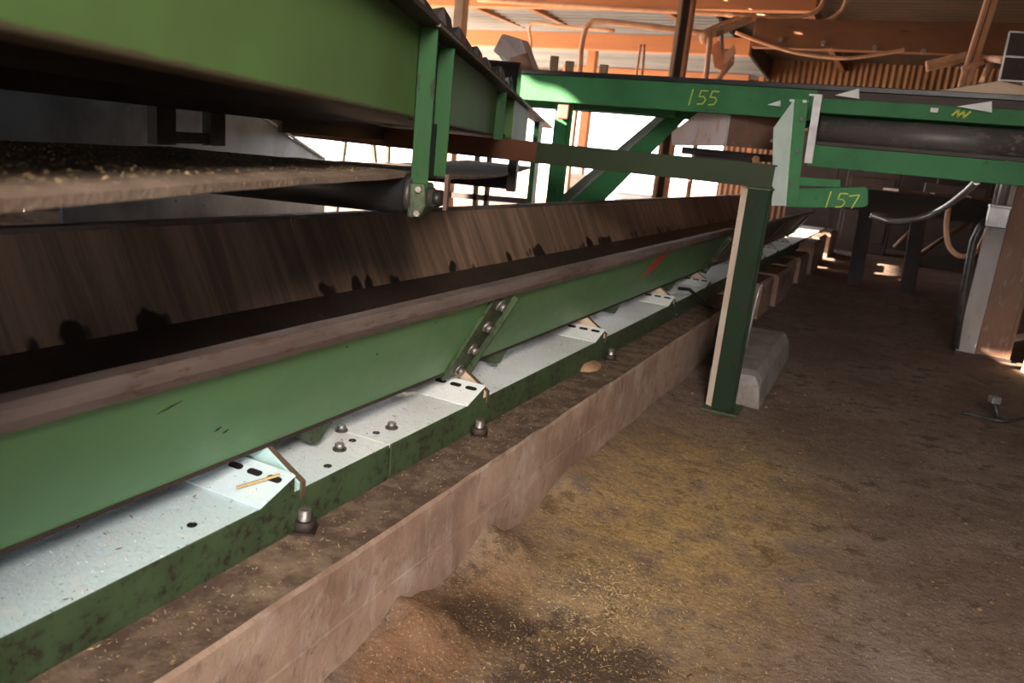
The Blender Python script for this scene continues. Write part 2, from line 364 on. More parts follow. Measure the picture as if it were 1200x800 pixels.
def corr_sheet(p0, along, across, L, W, n, amp):
    """one corrugated sheet: ridges run along 'along', n waves across W"""
    p0 = Vector(p0); a = Vector(along); c = Vector(across); nn_ = a.cross(c).normalized(); mb = MB()
    st = n * 6; vs = []
    for i in range(st + 1):
        o = nn_ * amp * math.sin(2 * PI * i * n / st); q = p0 + c * (W * i / st) + o
        vs += [q, q + a * L]
    mb.add(vs, [(2*i, 2*i+1, 2*i+3, 2*i+2) for i in range(st)], True); return mb

roof = thing('ceiling', 'x', 'x', (0, 0, 4.05))
ROOF = lambda y: 4.05 if y < 11.5 else 4.05 - 0.052 * (y - 11.5); del roof['label']; del roof['category']; struct(roof)
RZ = 4.05
for j in range(13):
    y0 = -5 + 2.1 * j
    for i, (x0, x1) in enumerate(((-9.0 if y0 < 9.5 else -13.0, -3.6), (-3.7, 1.6), (1.5, 5.3))):
        RF = ROOF if i == 0 else (lambda y: 4.05)
        if i == 0 and j == 3:                       # an unseen opening added to let one patch of sun through
            for a, b, c, d in ((-9.0, -8.2, y0, y0 + 2.13), (-7.55, -3.6, y0, y0 + 2.13), (-8.21, -7.54, y0, 2.0), (-8.21, -7.54, 2.6, y0 + 2.13)):
                corr_sheet((a, c, 4.05), (1, 0, 0), (0, 1, 0), b - a, d - c, max(2, int((d - c) * 4.2)), 0.032).build('roof_sheet', SHEET, roof)
            continue
        corr_sheet((x0, y0, RF(y0) + 0.012 * i + 0.02 * (j % 2)), (1, 0, 0), (0, 1, (RF(y0 + 2.1) - RF(y0)) / 2.1), x1 - x0, 2.16, 9, 0.032).build('roof_sheet', SHEET if i == 0 else SHEET_SHADE, roof)
MB().prism([(-3.62, 11.4, 4.06), (-3.62, 21.3, 4.06), (-3.62, 21.3, 3.52)], (-0.01, 0, 0)).build('roof_fascia', SHEET_SHADE, roof)
# closing walls: far end right of the opening, right side, part of the left side beside the camera
wf = thing('wall_far', 'x', 'x', (0, 21, 0)); del wf['label']; del wf['category']; struct(wf)
for i in range(19):
    zb_ = 0.0 if i > 8 else 2.75
    corr_sheet((-13.5 + i * 1.0, 21 + 0.015 * (i % 2), zb_), (0, 0, 1), (1, 0, 0), (4.05 if i > 8 else 3.58) - zb_, 1.03, 7, 0.025).build('wall_sheet', SHEET_B, wf)
wk = thing('added_dark_wall', 'x', 'x', (1.5, 18, 0)); del wk['label']; del wk['category']; struct(wk)  # dark wall added to cover the sunlit far wall
for i in range(8):
    MB().box((-2.3 + i * 0.94, 18 + 0.01 * (i % 2), 0), (-1.38 + i * 0.94, 18.05 + 0.01 * (i % 2), 2.25 + 0.1 * ((i * 7) % 3))).build('wall_board', RUST_D, wk)
wr = thing('wall_right', 'x', 'x', (5.2, 8, 0)); del wr['label']; del wr['category']; struct(wr)
for i in range(24):
    y0 = -4.5 + i * 1.07
    MB().box((5.18 + 0.01 * (i % 2), y0, 0), (5.22 + 0.01 * (i % 2), y0 + 1.05, 4.05)).build('wall_board', RUST_D, wr)

wl_ = thing('wall_left', 'x', 'x', (-9.0, 1, 0)); del wl_['label']; del wl_['category']; struct(wl_)
for i in range(12):
    y0 = -5.0 + i * 1.05
    MB().box((-9.04 - 0.01 * (i % 2), y0, 0), (-9.0 - 0.01 * (i % 2), y0 + 1.03, 4.0)).build('wall_board', RUST_D, wl_)

wn_ = thing('wall_near', 'x', 'x', (0, -5, 0)); del wn_['label']; del wn_['category']; struct(wn_)
for i in range(14):
    x0 = -9.0 + i * 1.015
    if -1.6 < x0 < 1.6: MB().box((x0, -5.04, 2.5), (x0 + 1.0, -5.0, 4.0)).build('wall_board', RUST_D, wn_)
    else: MB().box((x0, -5.04 - 0.01 * (i % 2), 0), (x0 + 1.0, -5.0 - 0.01 * (i % 2), 4.0)).build('wall_board', RUST_D, wn_)

# ------------------------------------------------------------------ concrete plinth and piers
XF, ZP = -0.995, 0.335
pl = thing('concrete_plinth', 'long stained concrete plinth carrying the green vibrating conveyor', 'plinth', (-1.5, 2, 0))
def plinth_body(y0, y1):
    n = max(6, int((y1 - y0) / 0.05)); prof = lambda y, e: [(-2.1, -0.05), (XF + 0.012 * noise.noise((0, y * 1.3, 1)), -0.05), (XF + 0.010 * noise.noise((0, y * 1.5, 2)), 0.165), (XF - 0.0015 + 0.010 * noise.noise((0, y * 1.5, 2)), 0.17 + 0.006 * noise.noise((1, y * 2, 0))),
        (XF + 0.006 * noise.noise((0, y * 5, 3)), ZP - 0.011 + e), (XF - 0.010 + 0.006 * noise.noise((0, y * 7, 4)), ZP - 0.003 + e), (XF - 0.10, ZP + e * 0.5), (-1.6, ZP), (-2.1, ZP)]
    mb = MB(); k = 9
    vs = []
    for i in range(n + 1):
        y = y0 + (y1 - y0) * i / n; e = 0.006 * noise.noise((0, y * 3, 7))
        vs += [Vector((x, y, z)) for x, z in prof(y, e)]
    fs = [(i*k+a, i*k+(a+1) % k, (i+1)*k+(a+1) % k, (i+1)*k+a) for i in range(n) for a in range(k)]
    fs += [tuple(range(k)), tuple(n*k + a for a in range(k-1, -1, -1))]
    return mb.add(vs, fs)
plinth_body(-0.8, 6.15).build('plinth_body', CONC, pl)
def anchor(x, y, h=0.058):
    a = MB().tube([(x, y, ZP - 0.02), (x, y, ZP + h)], 0.016, 10).build('anchor_bolt', BOLT, pl)
    MB().tube([(x, y, ZP), (x, y, ZP + 0.03)], 0.029, 6).build('nut', RUST_D, a)
    MB().box((x - 0.03, y - 0.03, ZP - 0.002), (x + 0.03, y + 0.03, ZP + 0.006), 0.5).build('washer_plate', RUST_D, a)
for u, v in ((357, 608), (562, 500), (716, 415), (790, 366)):
    q = at(u, v, z=ZP + 0.03); anchor(q.x, q.y)
words = ['first', 'second', 'third', 'fourth', 'fifth', 'sixth', 'seventh', 'eighth']
py = [(6.35, 7.0), (7.15, 7.85), (8.0, 8.85), (9.0, 9.85), (10.05, 10.95), (11.2, 12.2), (12.5, 13.6), (14.0, 15.3)]
for i, (a, b) in enumerate(py):
    xo = XF + 0.03 * (i % 3) - 0.02; zt = 0.333 + (0.10 if i > 4 else 0); xl = -1.166 if i > 4 else xo - 0.5
    mb = MB().prism([(xl, a, -0.05), (xo, a, -0.05), (xo, a, zt - 0.03), (xo - 0.03, a, zt), (xl, a, zt)], (0, b - a, 0))
    solo(mb, 'concrete_pier', CONC, words[i] + ' concrete pier past the green post, counted away from the camera', 'pier', (xo - 0.25, (a + b) / 2, 0), 'concrete piers in a row', bevel=0.012)

# ------------------------------------------------------------------ conveyor base frame
CX, CT = -1.172, 0.436                         # near face and top of the base channel
cb = thing('conveyor_chassis', 'green channel base frame topped by white dusty plates on the plinth', 'conveyor base', (-1.4, 2, ZP))
for a, b in ((-0.9, 1.715), (1.722, 6.3), (6.32, 15.0)):
    MB().prism([(CX, a, ZP), (CX, a, CT + 0.006), (CX - 0.006, a, CT + 0.006), (CX - 0.008, a, ZP + 0.008), (CX - 0.06, a, ZP + 0.008), (CX - 0.06, a, ZP)], (0, b - a, 0)).build('side_channel', GREEN_GRIME, cb, bevel=0.003)
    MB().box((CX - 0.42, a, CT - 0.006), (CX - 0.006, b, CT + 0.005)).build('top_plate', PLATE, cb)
MB().box((CX - 0.42, -0.9, ZP), (CX - 0.41, 15, CT - 0.006)).build('rear_channel', GREEN_GRIME, cb)
def cap_bolt(x, y, z=CT + 0.006, r=0.013):
    b = MB().tube([(x, y, z), (x, y, z + 0.018)], r, 6).build('bolt', BOLT, cb)
    MB().tube([(x, y, z - 0.001), (x, y, z + 0.004)], r * 1.5, 12).build('washer', STEEL_D, b)
for u, v in ((398, 524), (459, 499), (516, 446), (346, 504), (400, 502)):
    q = at(u, v, z=CT + 0.012); cap_bolt(q.x, q.y)
for u, v in ((413, 516), (441, 507), (384, 546), (236, 560), (225, 615)):
    q = at(u, v, z=CT + 0.006); MB().tube([(q.x, q.y, CT + 0.0055), (q.x, q.y, CT + 0.0075)], 0.011, 10).build('bolt_hole', DARK, cb)

# spring brackets: sloping slotted clamp, leaf spring leaning back up to the trough
def spring_bracket(yk, first):
    x0, x1 = CX - 0.33, CX + 0.002
    t = thing('spring_bracket', first, 'spring bracket', (CX, yk, CT), 'leaf spring brackets along the conveyor base')
    zb = CT + 0.006
    MB().prism([(x0, yk - 0.112, zb), (x0, yk - 0.012, zb + 0.041), (x0, yk, zb + 0.042), (x0, yk, zb)], (x1 - x0 - 0.004, 0, 0)).build('clamp_wedge', GREEN_GRIME, t)
    sl = Vector((0, 0.117, 0.046)); nrm = Vector((0, -0.046, 0.117)).normalized()
    P = lambda x, f: Vector((x, yk - 0.117, zb + 0.001)) + sl * f
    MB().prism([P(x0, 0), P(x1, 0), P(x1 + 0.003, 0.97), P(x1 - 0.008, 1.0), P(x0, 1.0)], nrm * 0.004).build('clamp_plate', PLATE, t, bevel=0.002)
    for k in range(3):
        cx = x1 - 0.024 - k * 0.062
        a, b = P(cx, 0.72) + nrm * 0.0042, P(cx - 0.026, 0.72) + nrm * 0.0042
        o = []
        for s_, (c, sg) in enumerate(((a, 1), (b, -1))):
            for q in range(7):
                an = -PI/2 + PI * q / 6; o.append(c + Vector((sg * math.cos(an) * 0.009, 0, 0)) + sl.normalized() * (math.sin(an) * 0.009 * sg))
        MB().prism(o, nrm * 0.0012).build('slot', DARK, t)
    zt = zb + 0.04
    lf = [(x0, yk + 0.014, zb), (x1 - 0.004, yk + 0.014, zb), (x1 - 0.004, yk + 0.014, zb + 0.018), (x1 - 0.106, yk + 0.004, zb + 0.088), (x0, yk + 0.004, zb + 0.088)]
    MB().prism(lf, (0, 0.006, 0.002)).build('leaf_spring', TEAL if yk < 2 else TAN, t, bevel=0.001)
    e = [(x1 + 0.002, yk + 0.020, zb - 0.02), (x1 + 0.002, yk + 0.020, zb + 0.02), (x1 - 0.106, yk + 0.010, zb + 0.090), (x1 - 0.122, yk + 0.010, zb + 0.090), (x1 - 0.016, yk + 0.020, zb + 0.014), (x1 - 0.016, yk + 0.020, zb - 0.02)]
    MB().prism(e, (0, 0.013, 0.002)).build('spring_edge', RUST_E, t)
    MB().tube([(x1 - 0.02, yk + 0.03, zb), (x1 - 0.02, yk + 0.03, zb + 0.02)], 0.014, 6).build('bolt', BOLT, t)
    return t
SB = [(1.325, 'nearest leaf spring bracket, teal leaf and slotted clamp plate left of the bolts'),
      (2.27, 'leaf spring bracket right under the bolted splice strap of the trough'),
      (3.48, 'leaf spring bracket with tan leaf midway between splice strap and green post'),
      (4.75, 'leaf spring bracket below the red paint mark on the trough'),
      (5.75, 'leaf spring bracket just left of the green post')]
for yk, lb in SB: spring_bracket(yk, lb)
for i, yk in enumerate((7.4, 8.3, 9.2, 10.3)):
    spring_bracket(yk, words[i] + ' pale spring bracket seen right of the green post, counted away')
# thin loose strip of wood lying over the slots of the first bracket
a, b = at(277, 571, z=CT + 0.03), at(328, 556, z=CT + 0.06)
solo(MB().beam(a, b, 0.006, 0.005), 'wood_sliver', SAWD, 'thin wood sliver lying across the slots of the nearest bracket', 'sliver', a)

# ------------------------------------------------------------------ vibrating trough
T1, T2 = (-1.10, 0.857), (-1.275, 0.535)       # rim and foot of the near side plate
tr = thing('conveyor_trough', 'long green vibrating conveyor trough with rusty inside and brown rim', 'trough', (-1.5, 2, 0.5))
def strip(a, b, y0, y1, t, n=(1, 0, -0.5)):
    nv = Vector(n).normalized() * t
    return MB().prism([Vector((a[0], y0, a[1])), Vector((b[0], y0, b[1])), Vector((b[0], y0, b[1])) - nv, Vector((a[0], y0, a[1])) - nv], (0, y1 - y0, 0))
YJ = 2.23
for y0, y1 in ((-1.2, YJ), (YJ + 0.002, 5.97)):
    strip(T1, T2, y0, y1, 0.008).build('side_plate', GREEN, tr, bevel=0.002)
    rp = [(T1[0] - 0.035, T1[1] - 0.004), (T1[0] + 0.004, T1[1] - 0.032), (T1[0] + 0.014, T1[1] - 0.012), (T1[0] + 0.012, T1[1] + 0.006), (T1[0], T1[1] + 0.014), (T1[0] - 0.035, T1[1] + 0.016)]
    mb = MB(); n = int((y1 - y0) / 0.04); k = len(rp); vs = []
    for i in range(n + 1):
        y = y0 + (y1 - y0) * i / n
        for j, (x, z) in enumerate(rp):
            e = 0.003 * noise.noise((x * 30, y * 5, z * 30)); vs.append((x + e, y, z + e))
    mb.add(vs, [(i*k+a_, i*k+(a_+1) % k, (i+1)*k+(a_+1) % k, (i+1)*k+a_) for i in range(n) for a_ in range(k)] + [tuple(range(k)), tuple(n*k + a_ for a_ in range(k))])
    mb.build('rim_bar', RIM, tr)
for y0, y1 in ((-1.2, YJ), (YJ + 0.002, 11.5)):
    strip((-2.05, 0.962), (-1.90, 0.673), y0, y1, 0.01, (-0.9, 0, -0.45)).build('far_wall', WALL_S, tr)
    MB().box((-2.085, y0, 0.953), (-2.035, y1, 0.972)).build('far_rim', RIM, tr, bevel=0.004)
    strip((-1.90, 0.673), (-1.45, 0.54), y0, y1, 0.012, (-0.4, 0, -0.9)).build('trough_bed', RUST_D, tr)
    strip((-1.903, 0.686), (-1.889, 0.673), y0, y1, 0.004, (-0.6, 0, -0.8)).build('worn_lip', TRIM_W, tr)
MB().box((-1.46, -1.2, 0.531), (-1.27, 11.5, 0.541)).build('bed_plate', RUST_D, tr)
ov = Vector((0.175, 0, 0.322)).normalized(); nv = Vector((0.322, 0, -0.175)).normalized()
Q = lambda f, y, o: Vector((T2[0], y, T2[1])) + (Vector((T1[0], 0, T1[1])) - Vector((T2[0], 0, T2[1]))) * f + nv * o
# splice strap with its bolts, and a lighter lap behind it
def strap(y, wd=0.15):
    st = MB().prism([Q(-0.06, y - wd/2, 0.001), Q(0.9, y - wd/2, 0.001), Q(0.9, y + wd/2, 0.001), Q(-0.06, y + wd/2, 0.001)], nv * 0.012)
    st.prism([Q(-0.06, y + wd/2 - 0.012, 0.012), Q(0.9, y + wd/2 - 0.012, 0.012), Q(0.9, y + wd/2, 0.012), Q(-0.06, y + wd/2, 0.012)], nv * 0.022)
    so = st.build('splice_strap', GREEN_GRIME, tr, bevel=0.002)
    for f in (0.82, 0.57, 0.30, 0.04):
        c = Q(f, y - 0.006, 0.0125)
        MB().tube([c, c + nv * 0.006], 0.022, 14).tube([c + nv * 0.006, c + nv * 0.022], 0.014, 6).build('bolt', BOLT, so)
strap(YJ)
strap(5.93, 0.06)
for yc in (1.52, 2.58, 3.95, 5.1):            # triangular hangers under the trough
    g = MB().prism([Q(0, yc - 0.055, -0.004), Q(0, yc + 0.075, -0.004), (T2[0] - 0.02, yc + 0.04, T2[1] - 0.062), (T2[0] - 0.02, yc + 0.01, T2[1] - 0.062)], (-0.13, 0, 0)).build('gusset', GREEN_GRIME, tr)
    MB().tube([(T2[0] - 0.04, yc + 0.09, T2[1] - 0.012), (T2[0] - 0.04, yc + 0.09, T2[1] - 0.03)], 0.014, 6).build('bolt', STEEL_D, g)
# scuffs on the paint
for y, f, a_, ln_, w_ in ((0.95, 0.72, 0.35, 0.055, 0.006), (1.12, 0.38, 0.5, 0.02, 0.01), (1.15, 0.33, 0.4, 0.018, 0.008), (1.62, 0.62, 0.1, 0.012, 0.007), (1.86, 0.78, 0.2, 0.01, 0.006), (1.45, 0.8, 0.1, 0.012, 0.006)):
    c = Q(f, y, 0.0005); e1 = (Vector((0, 1, 0)) * math.cos(a_) + ov * math.sin(a_)) * ln_; e2 = (ov * math.cos(a_) - Vector((0, 1, 0)) * math.sin(a_)) * w_
    MB().prism([c - e1/2, c - e2/2, c + e1/2, c + e2/2], nv * 0.0006).build('scuff', DARK, tr)
def stroke(mb, pts, wd, nrm, th=0.0008):
    pts = [Vector(p) for p in pts]
    for a, b in zip(pts, pts[1:]):
        d = (b - a).normalized(); sd = nrm.cross(d).normalized() * wd / 2; e = d * wd * 0.35
        mb.prism([a - sd - e, b - sd + e, b + sd + e, a + sd - e], nrm * th)
    return mb
# red sprayed mark
mb = MB(); c0 = at(766, 306, x=-1.17); f0 = 0.62
W2 = lambda a, b: Q(f0 + b / 0.366, c0.y + a, 0.0006)
stroke(mb, [W2(-0.10, -0.055), W2(-0.05, 0.06)], 0.03, nv); stroke(mb, [W2(-0.07, 0.05), W2(0.07, 0.075)], 0.04, nv); stroke(mb, [W2(-0.085, 0.0), W2(0.05, 0.03)], 0.035, nv); stroke(mb, [W2(0.08, 0.07), W2(0.05, 0.0), W2(-0.02, -0.04)], 0.028, nv)
mb.build('red_paint_mark', REDP, tr)
# rusty continuation of the trough past the green post
t2 = thing('rear_trough', 'rusty unpainted trough section continuing beyond the green post', 'trough', (-1.2, 9, 0.5))
strip((-1.08, 0.845), (-1.275, 0.55), 6.35, 11.5, 0.008).build('side_plate', RUST, t2)
MB().box((-1.12, 6.35, 0.835), (-1.07, 11.5, 0.86)).build('rim_bar', RIM, t2, bevel=0.004)
for y in (8.4, 10.4):
    MB().prism([(-1.05, y, 0.83), (-1.25, y, 0.53), (-1.26, y + 0.07, 0.53), (-1.06, y + 0.07, 0.83)], (0.012, 0, 0)).build('stiffener', RUST_D, t2)

# ------------------------------------------------------------------ upper belt conveyor (skewed 22 degrees over the trough)
UP = Vector((-2.665, 5.395, 0)); UA = math.atan2(0.37373, 0.92754)
uc = thing('belt_conveyor', 'olive green overhead belt conveyor with deep side panel crossing above the trough', 'conveyor', UP, rz=UA)
uc['_o'] = (0.0, 0.0, 0.0)
ZB, ZT = 1.348, 1.586
for y0, y1 in ((-6.3, -3.88), (-3.32, -1.92)):
    MB().prism([(0, y0, ZB), (0, y0, ZT), (-0.01, y0, ZT), (-0.01, y0, ZB + 0.01), (-0.07, y0, ZB + 0.01), (-0.07, y0, ZB)], (0, y1 - y0, 0)).build('side_panel', OLIVE, uc, bevel=0.003)
MB().box((-0.76, -6.3, ZB + 0.012), (-0.015, 1.5, ZB + 0.022)).build('pan', RUST_D, uc)
MB().box((-0.79, -6.3, ZB - 0.035), (-0.77, 1.5, ZT - 0.05)).build('far_side_panel', RUST_D, uc)
MB().box((-0.82, -2.75, 1.265), (-0.80, -0.3, 1.36)).build('far_rail', OLIVE, uc)
MB().prism([(-0.10, -6.3, ZT), (0.055, -6.3, ZT), (0.055, -6.3, ZT + 0.014), (-0.10, -6.3, ZT + 0.014)], (0, 11.0, 0)).build('top_flange', RUST_D, uc, bevel=0.003)
MB().box((0.045, -3.9, ZT - 0.004), (0.058, 4.7, ZT + 0.004)).build('flange_edge', RIM, uc)
def angle_post(y, wd, z0, z1, t=0.012, m=GREEN):
    return MB().prism([(0, y, z0), (wd, y, z0), (wd, y + t, z0), (t, y + t, z0), (t, y + 0.07, z0), (0, y + 0.07, z0)], (0, 0, z1 - z0)).build('post', m, uc, bevel=0.002)
p1 = angle_post(-3.88, 0.048, 1.165, ZT - 0.004, m=GREEN_P)
p2 = angle_post(-3.60, 0.048, 1.19, ZT - 0.02, m=GREEN_P)
MB().box((-0.012, -3.89, 1.345), (0.0, -3.30, 1.58)).build('web_plate', DARK, uc)  # web coloured near black for the shade in the slit between posts
MB().box((0.004, -3.86, 1.19), (0.012, -3.60, 1.345)).build('web_plate', DARK, uc)
angle_post(-1.95, 0.05, 1.33, ZT - 0.02, m=GREEN_P)
MB().box((-0.06, -1.15, 1.30), (0.02, 0.15, ZT - 0.01)).build('post', OLIVE, uc)
MB().box((-0.03, 1.75, 0.6), (0.02, 2.5, ZT - 0.02)).build('post', GREEN_D, uc)
# bearing block below the first post with its bolts
br = MB().prism([(0.0, -3.90, 1.18), (0.045, -3.90, 1.18), (0.05, -3.90, 1.12), (0.035, -3.90, 1.085), (0.0, -3.90, 1.085)], (0, 0.14, 0)).build('roller_bracket', GREEN_GRIME, uc, bevel=0.008)
MB().tube([(0.0, -3.83, 1.14), (0.06, -3.83, 1.14)], 0.03, 14).tube([(0.06, -3.83, 1.14), (0.075, -3.83, 1.14)], 0.016, 8).build('bearing', STEEL_D, br)
MB().box((-0.01, -3.72, 1.10), (0.05, -3.58, 1.15)).build('clamp_block', DARK, br, bevel=0.01)
for yb, zb in ((-3.90, 1.165), (-3.90, 1.10)):
    MB().tube([(0.03, yb, zb), (0.03, yb - 0.016, zb)], 0.009, 6).build('bolt', BOLT, br)
MB().box((0.05, -3.62, 1.09), (0.062, -3.58, 1.20)).build('lug', RUST, br)
r1 = MB().tube([(-0.75, -3.86, 1.145), (-0.012, -3.86, 1.145)], 0.056, 28).build('return_roller', RUBBER, uc)
MB().tube([(-0.012, -3.86, 1.145), (0.005, -3.86, 1.145)], 0.05, 20).build('end_cap', STEEL_D, r1)
# return strand of the belt, crusted with sawdust, sagging between rollers
mb = MB(); n = 90; vs = []
offs = [-0.68, -0.5, -0.35, -0.2, -0.06, -0.015]
for i in range(n + 1):
    y = -6.3 + 8.3 * i / n
    if y < -3.86: z = 1.208 + 0.012 * min(1, (-3.86 - y) / 1.2)
    else: z = 1.206 - 0.075 * math.sin(PI * min(1, (y + 3.86) / 3.4) / 2)
    e = 0.003 * noise.noise((y * 4, 0, 0))
    for j, o in enumerate(offs): vs.append((o + (-0.02 * min(1, max(0, -3.9 - y)) if j > 3 else 0), y, z + e + (0.0 if j < 5 else -0.006)))
k = len(offs); m_ = len(vs); vs += [(a, b, c - 0.012) for a, b, c in vs]
fs = []
for i in range(n):
    for j in range(k - 1):
        q = (i*k+j, i*k+j+1, (i+1)*k+j+1, (i+1)*k+j); fs += [q, tuple(m_ + z for z in reversed(q))]
    fs += [(i*k, (i+1)*k, m_+(i+1)*k, m_+i*k), (i*k+k-1, m_+i*k+k-1, m_+(i+1)*k+k-1, (i+1)*k+k-1)]
mb.add(vs, fs, False); mb.build('return_belt', BELT, uc)
MB().tube([(-0.7, -0.55, 1.06), (-0.02, -0.55, 1.06)], 0.05, 20).build('return_roller', RUBBER, uc)
MB().box((-0.03, -0.62, 1.0), (0.03, -0.46, 1.35)).build('hanger', RUST_D, uc)
# legs of the far side and their tie
for y in (-3.70, -3.36):
    MB().box((-0.82, y - 0.055, 1.205), (-0.79, y + 0.055, 1.42)).build('far_leg', DARK, uc)
MB().box((-0.815, -3.7, 1.21), (-0.795, -3.3, 1.245)).build('leg_tie', RUST_D, uc)
# dark skirt sheet beyond, cut on a slant; lower part added to black out the gap
MB().prism([(-1.2, -6.6, 1.0), (-1.2, -3.6, 1.0), (-1.2, -3.6, 0.03), (-1.2, -0.9, 0.03), (-1.2, -0.95, 1.10), (-1.2, -2.2, 1.355), (-1.2, -2.4, 1.56), (-1.2, -6.6, 1.64)], (-0.012, 0, 0)).build('skirt_sheet', BLUEST, uc)
MB().beam((-1.19, -1.0, 1.11), (-1.19, -2.2, 1.365), 0.012, 0.012).build('sheet_edge', STEEL, uc)
# rubber flaps of the carrying run along the top
for i in range(18):
    y = -3.75 + i * 0.165; s_ = random.uniform(0.6, 1.3)
    mb = MB().hexa([(-0.10, y, ZT + 0.01), (0.0, y, ZT + 0.01), (0.0, y + 0.12, ZT + 0.01), (-0.10, y + 0.12, ZT + 0.01),
                    (-0.12, y + 0.03, ZT + 0.10 * s_), (-0.03, y + 0.02, ZT + 0.12 * s_), (-0.02, y + 0.11, ZT + 0.10 * s_), (-0.12, y + 0.12, ZT + 0.09 * s_)])
    mb.build('belt_flap', RUBBER if i > 3 else RUST_D, uc, bevel=0.006)
MB().tube([(-0.14, -3.7, ZT + 0.03), (-0.14, -0.9, ZT + 0.05)], 0.035, 10).build('carry_roller_rail', RUST_D, uc)
MB().tube([(-0.6, -0.72, ZT + 0.10), (0.0, -0.72, ZT + 0.10)], 0.15, 26).build('head_pulley', RUBBER, uc)
# ------------------------------------------------------------------ pale spout standing beyond the head pulley
sp = thing('discharge_spout', 'tilted pale metal spout beyond the top of the olive conveyor', 'spout', at(600, 60, y=5.75))
f4 = [at(577, 60, y=5.85), at(588, 39, y=5.85), at(611, 46, y=5.75), at(625, 84, y=5.75), at(602, 80, y=5.75)]
MB().prism(f4, (-0.10, 0.34, 0.03)).build('shell', PINKST, sp, bevel=0.02)
MB().slab([at(598, 68, y=5.72), at(618, 62, y=5.72), at(626, 86, y=5.72), at(604, 82, y=5.72)], 0.01).build('rusty_lip', RUST, sp)
MB().slab([at(585, 66, y=5.65), at(589, 64, y=5.65), at(602, 80, y=5.65), at(597, 82, y=5.65)], 0.01).build('white_strip', WHITE, sp)
q = at(606, 78, y=5.8); MB().tube([(q.x, 5.82, 1.84), (q.x, 5.82, q.z + 0.02)], 0.025, 8).build('stand', RUST_D, sp)

# ------------------------------------------------------------------ cross beam, green post, floor block
by = 4.15
xb = thing('cross_beam', 'dark green and rust steel cross beam passing over the trough onto the post', 'beam', (-2.9, by, 1.22))
MB().chan((-1.95, by, 1.283), (-0.615, by, 1.283), 0.07, 0.118, 0.009, flip=-1).build('green_length', worn('dark olive beam paint', (0.040, 0.055, 0.028), (0.030, 0.042, 0.022), (0.07, 0.04, 0.02), 0.4, 2.5, 0.6, streak=(0.3, 1, 1), spec=0.25), xb, bevel=0.002)
MB().chan((-5.2, by, 1.283), (-1.95, by, 1.283), 0.07, 0.118, 0.009, flip=-1).build('rusty_length', worn('red brown rusted beam', (0.16, 0.06, 0.03), (0.09, 0.04, 0.022), (0.05, 0.03, 0.02), 0.4, 4, 0.65, streak=(0.3, 1, 1), spec=0.25), xb, bevel=0.002)
ps = thing('support_post', 'dark green steel post on the floor carrying the cross beam end', 'post', (-0.70, 4.2, 0))
m_post = worn('dark mottled green post', (0.014, 0.031, 0.013), (0.010, 0.022, 0.010), (0.04, 0.025, 0.013), 0.45, 5, 0.6, streak=(1, 1, 0.4), spec=0.2)
MB().box((-0.735, 4.18, 0.0), (-0.625, 4.19, 1.222)).box((-0.735, 4.29, 0.0), (-0.625, 4.30, 1.222)).box((-0.686, 4.19, 0), (-0.676, 4.29, 1.222)).build('column', m_post, ps, bevel=0.002)
MB().prism([(-0.772, 4.21, 0.0), (-0.735, 4.18, 0.0), (-0.735, 4.19, 0.0), (-0.768, 4.22, 0)], (0, 0, 1.222)).build('lip', worn('lit strip on post lip', (0.85, 0.68, 0.55), (0.75, 0.56, 0.43), (0.2, 0.12, 0.07), 0.3, 5, 0.4), ps)  # strip of light on the post's left edge, put into the pale colour
MB().box((-0.78, 4.12, 0), (-0.58, 4.34, 0.014)).build('base_plate', GREEN_GRIME, ps, bevel=0.003)
MB().box((-0.74, 4.17, 1.212), (-0.62, 4.31, 1.222)).build('cap_plate', GREEN_GRIME, ps)
fb = MB().prism([(-0.62, 4.36, 0), (-0.52, 4.36, 0), (-0.515, 4.36, 0.17), (-0.53, 4.36, 0.20), (-0.63, 4.36, 0.205), (-0.66, 4.36, 0)], (0, 0.01, 0))
bl = MB(); n = 18; vs = []
for i in range(n + 1):
    f = i / n; y = 4.36 + 1.45 * f; xr = -0.52 - 0.03 * f + 0.008 * noise.noise((0, y * 5, 2)); rnd = 0.03 if i in (0, n) else 0
    vs += [(-0.80 - 0.03 * f, y, 0), (xr + 0.02, y, 0), (xr, y, 0.155 - rnd), (xr - 0.035, y, 0.205 - rnd * 0.6), (-0.81 - 0.03 * f, y, 0.20 - rnd * 0.5)]
bl.add(vs, [(i*5+a_, i*5+(a_+1) % 5, (i+1)*5+(a_+1) % 5, (i+1)*5+a_) for i in range(n) for a_ in range(5)] + [(0, 1, 2, 3, 4), tuple(n*5 + a_ for a_ in range(5))])
solo(bl, 'concrete_block', worn('pale grey concrete block', (0.30, 0.265, 0.24), (0.22, 0.17, 0.14), (0.20, 0.12, 0.08), 0.5, 6, 0.8), 'pale worn concrete block lying behind the foot of the green post', 'block', (-0.67, 5.0, 0), bevel=0.01)
cbp = [at(796, 338, x=-1.17), at(808, 339, x=-1.15), at(822, 352, x=-1.1), at(838, 363, x=-1.05), at(840, 385, x=-0.99), at(832, 425, x=-0.985)]
solo(MB().tube(cbp, 0.012, 8), 'cable', RUBBER, 'thin dark cable curling over the plinth left of the green post', 'cable', cbp[0])
wp = [at(858, 395, y=4.9), at(876, 380, y=4.9), at(884, 345, y=4.9), at(888, 338, y=4.9), at(886, 355, y=4.9), at(880, 375, y=4.9)]
wp = [at(874, 408, y=4.45), at(880, 378, y=4.45), at(886, 352, y=4.45), at(890, 338, y=4.45), at(894, 334, y=4.5), at(896, 342, y=4.6)]
solo(MB().tube(wp, 0.008, 8), 'wire_loop', STEEL, 'thin pale wire bent beside the right side of the green post', 'wire', wp[0])

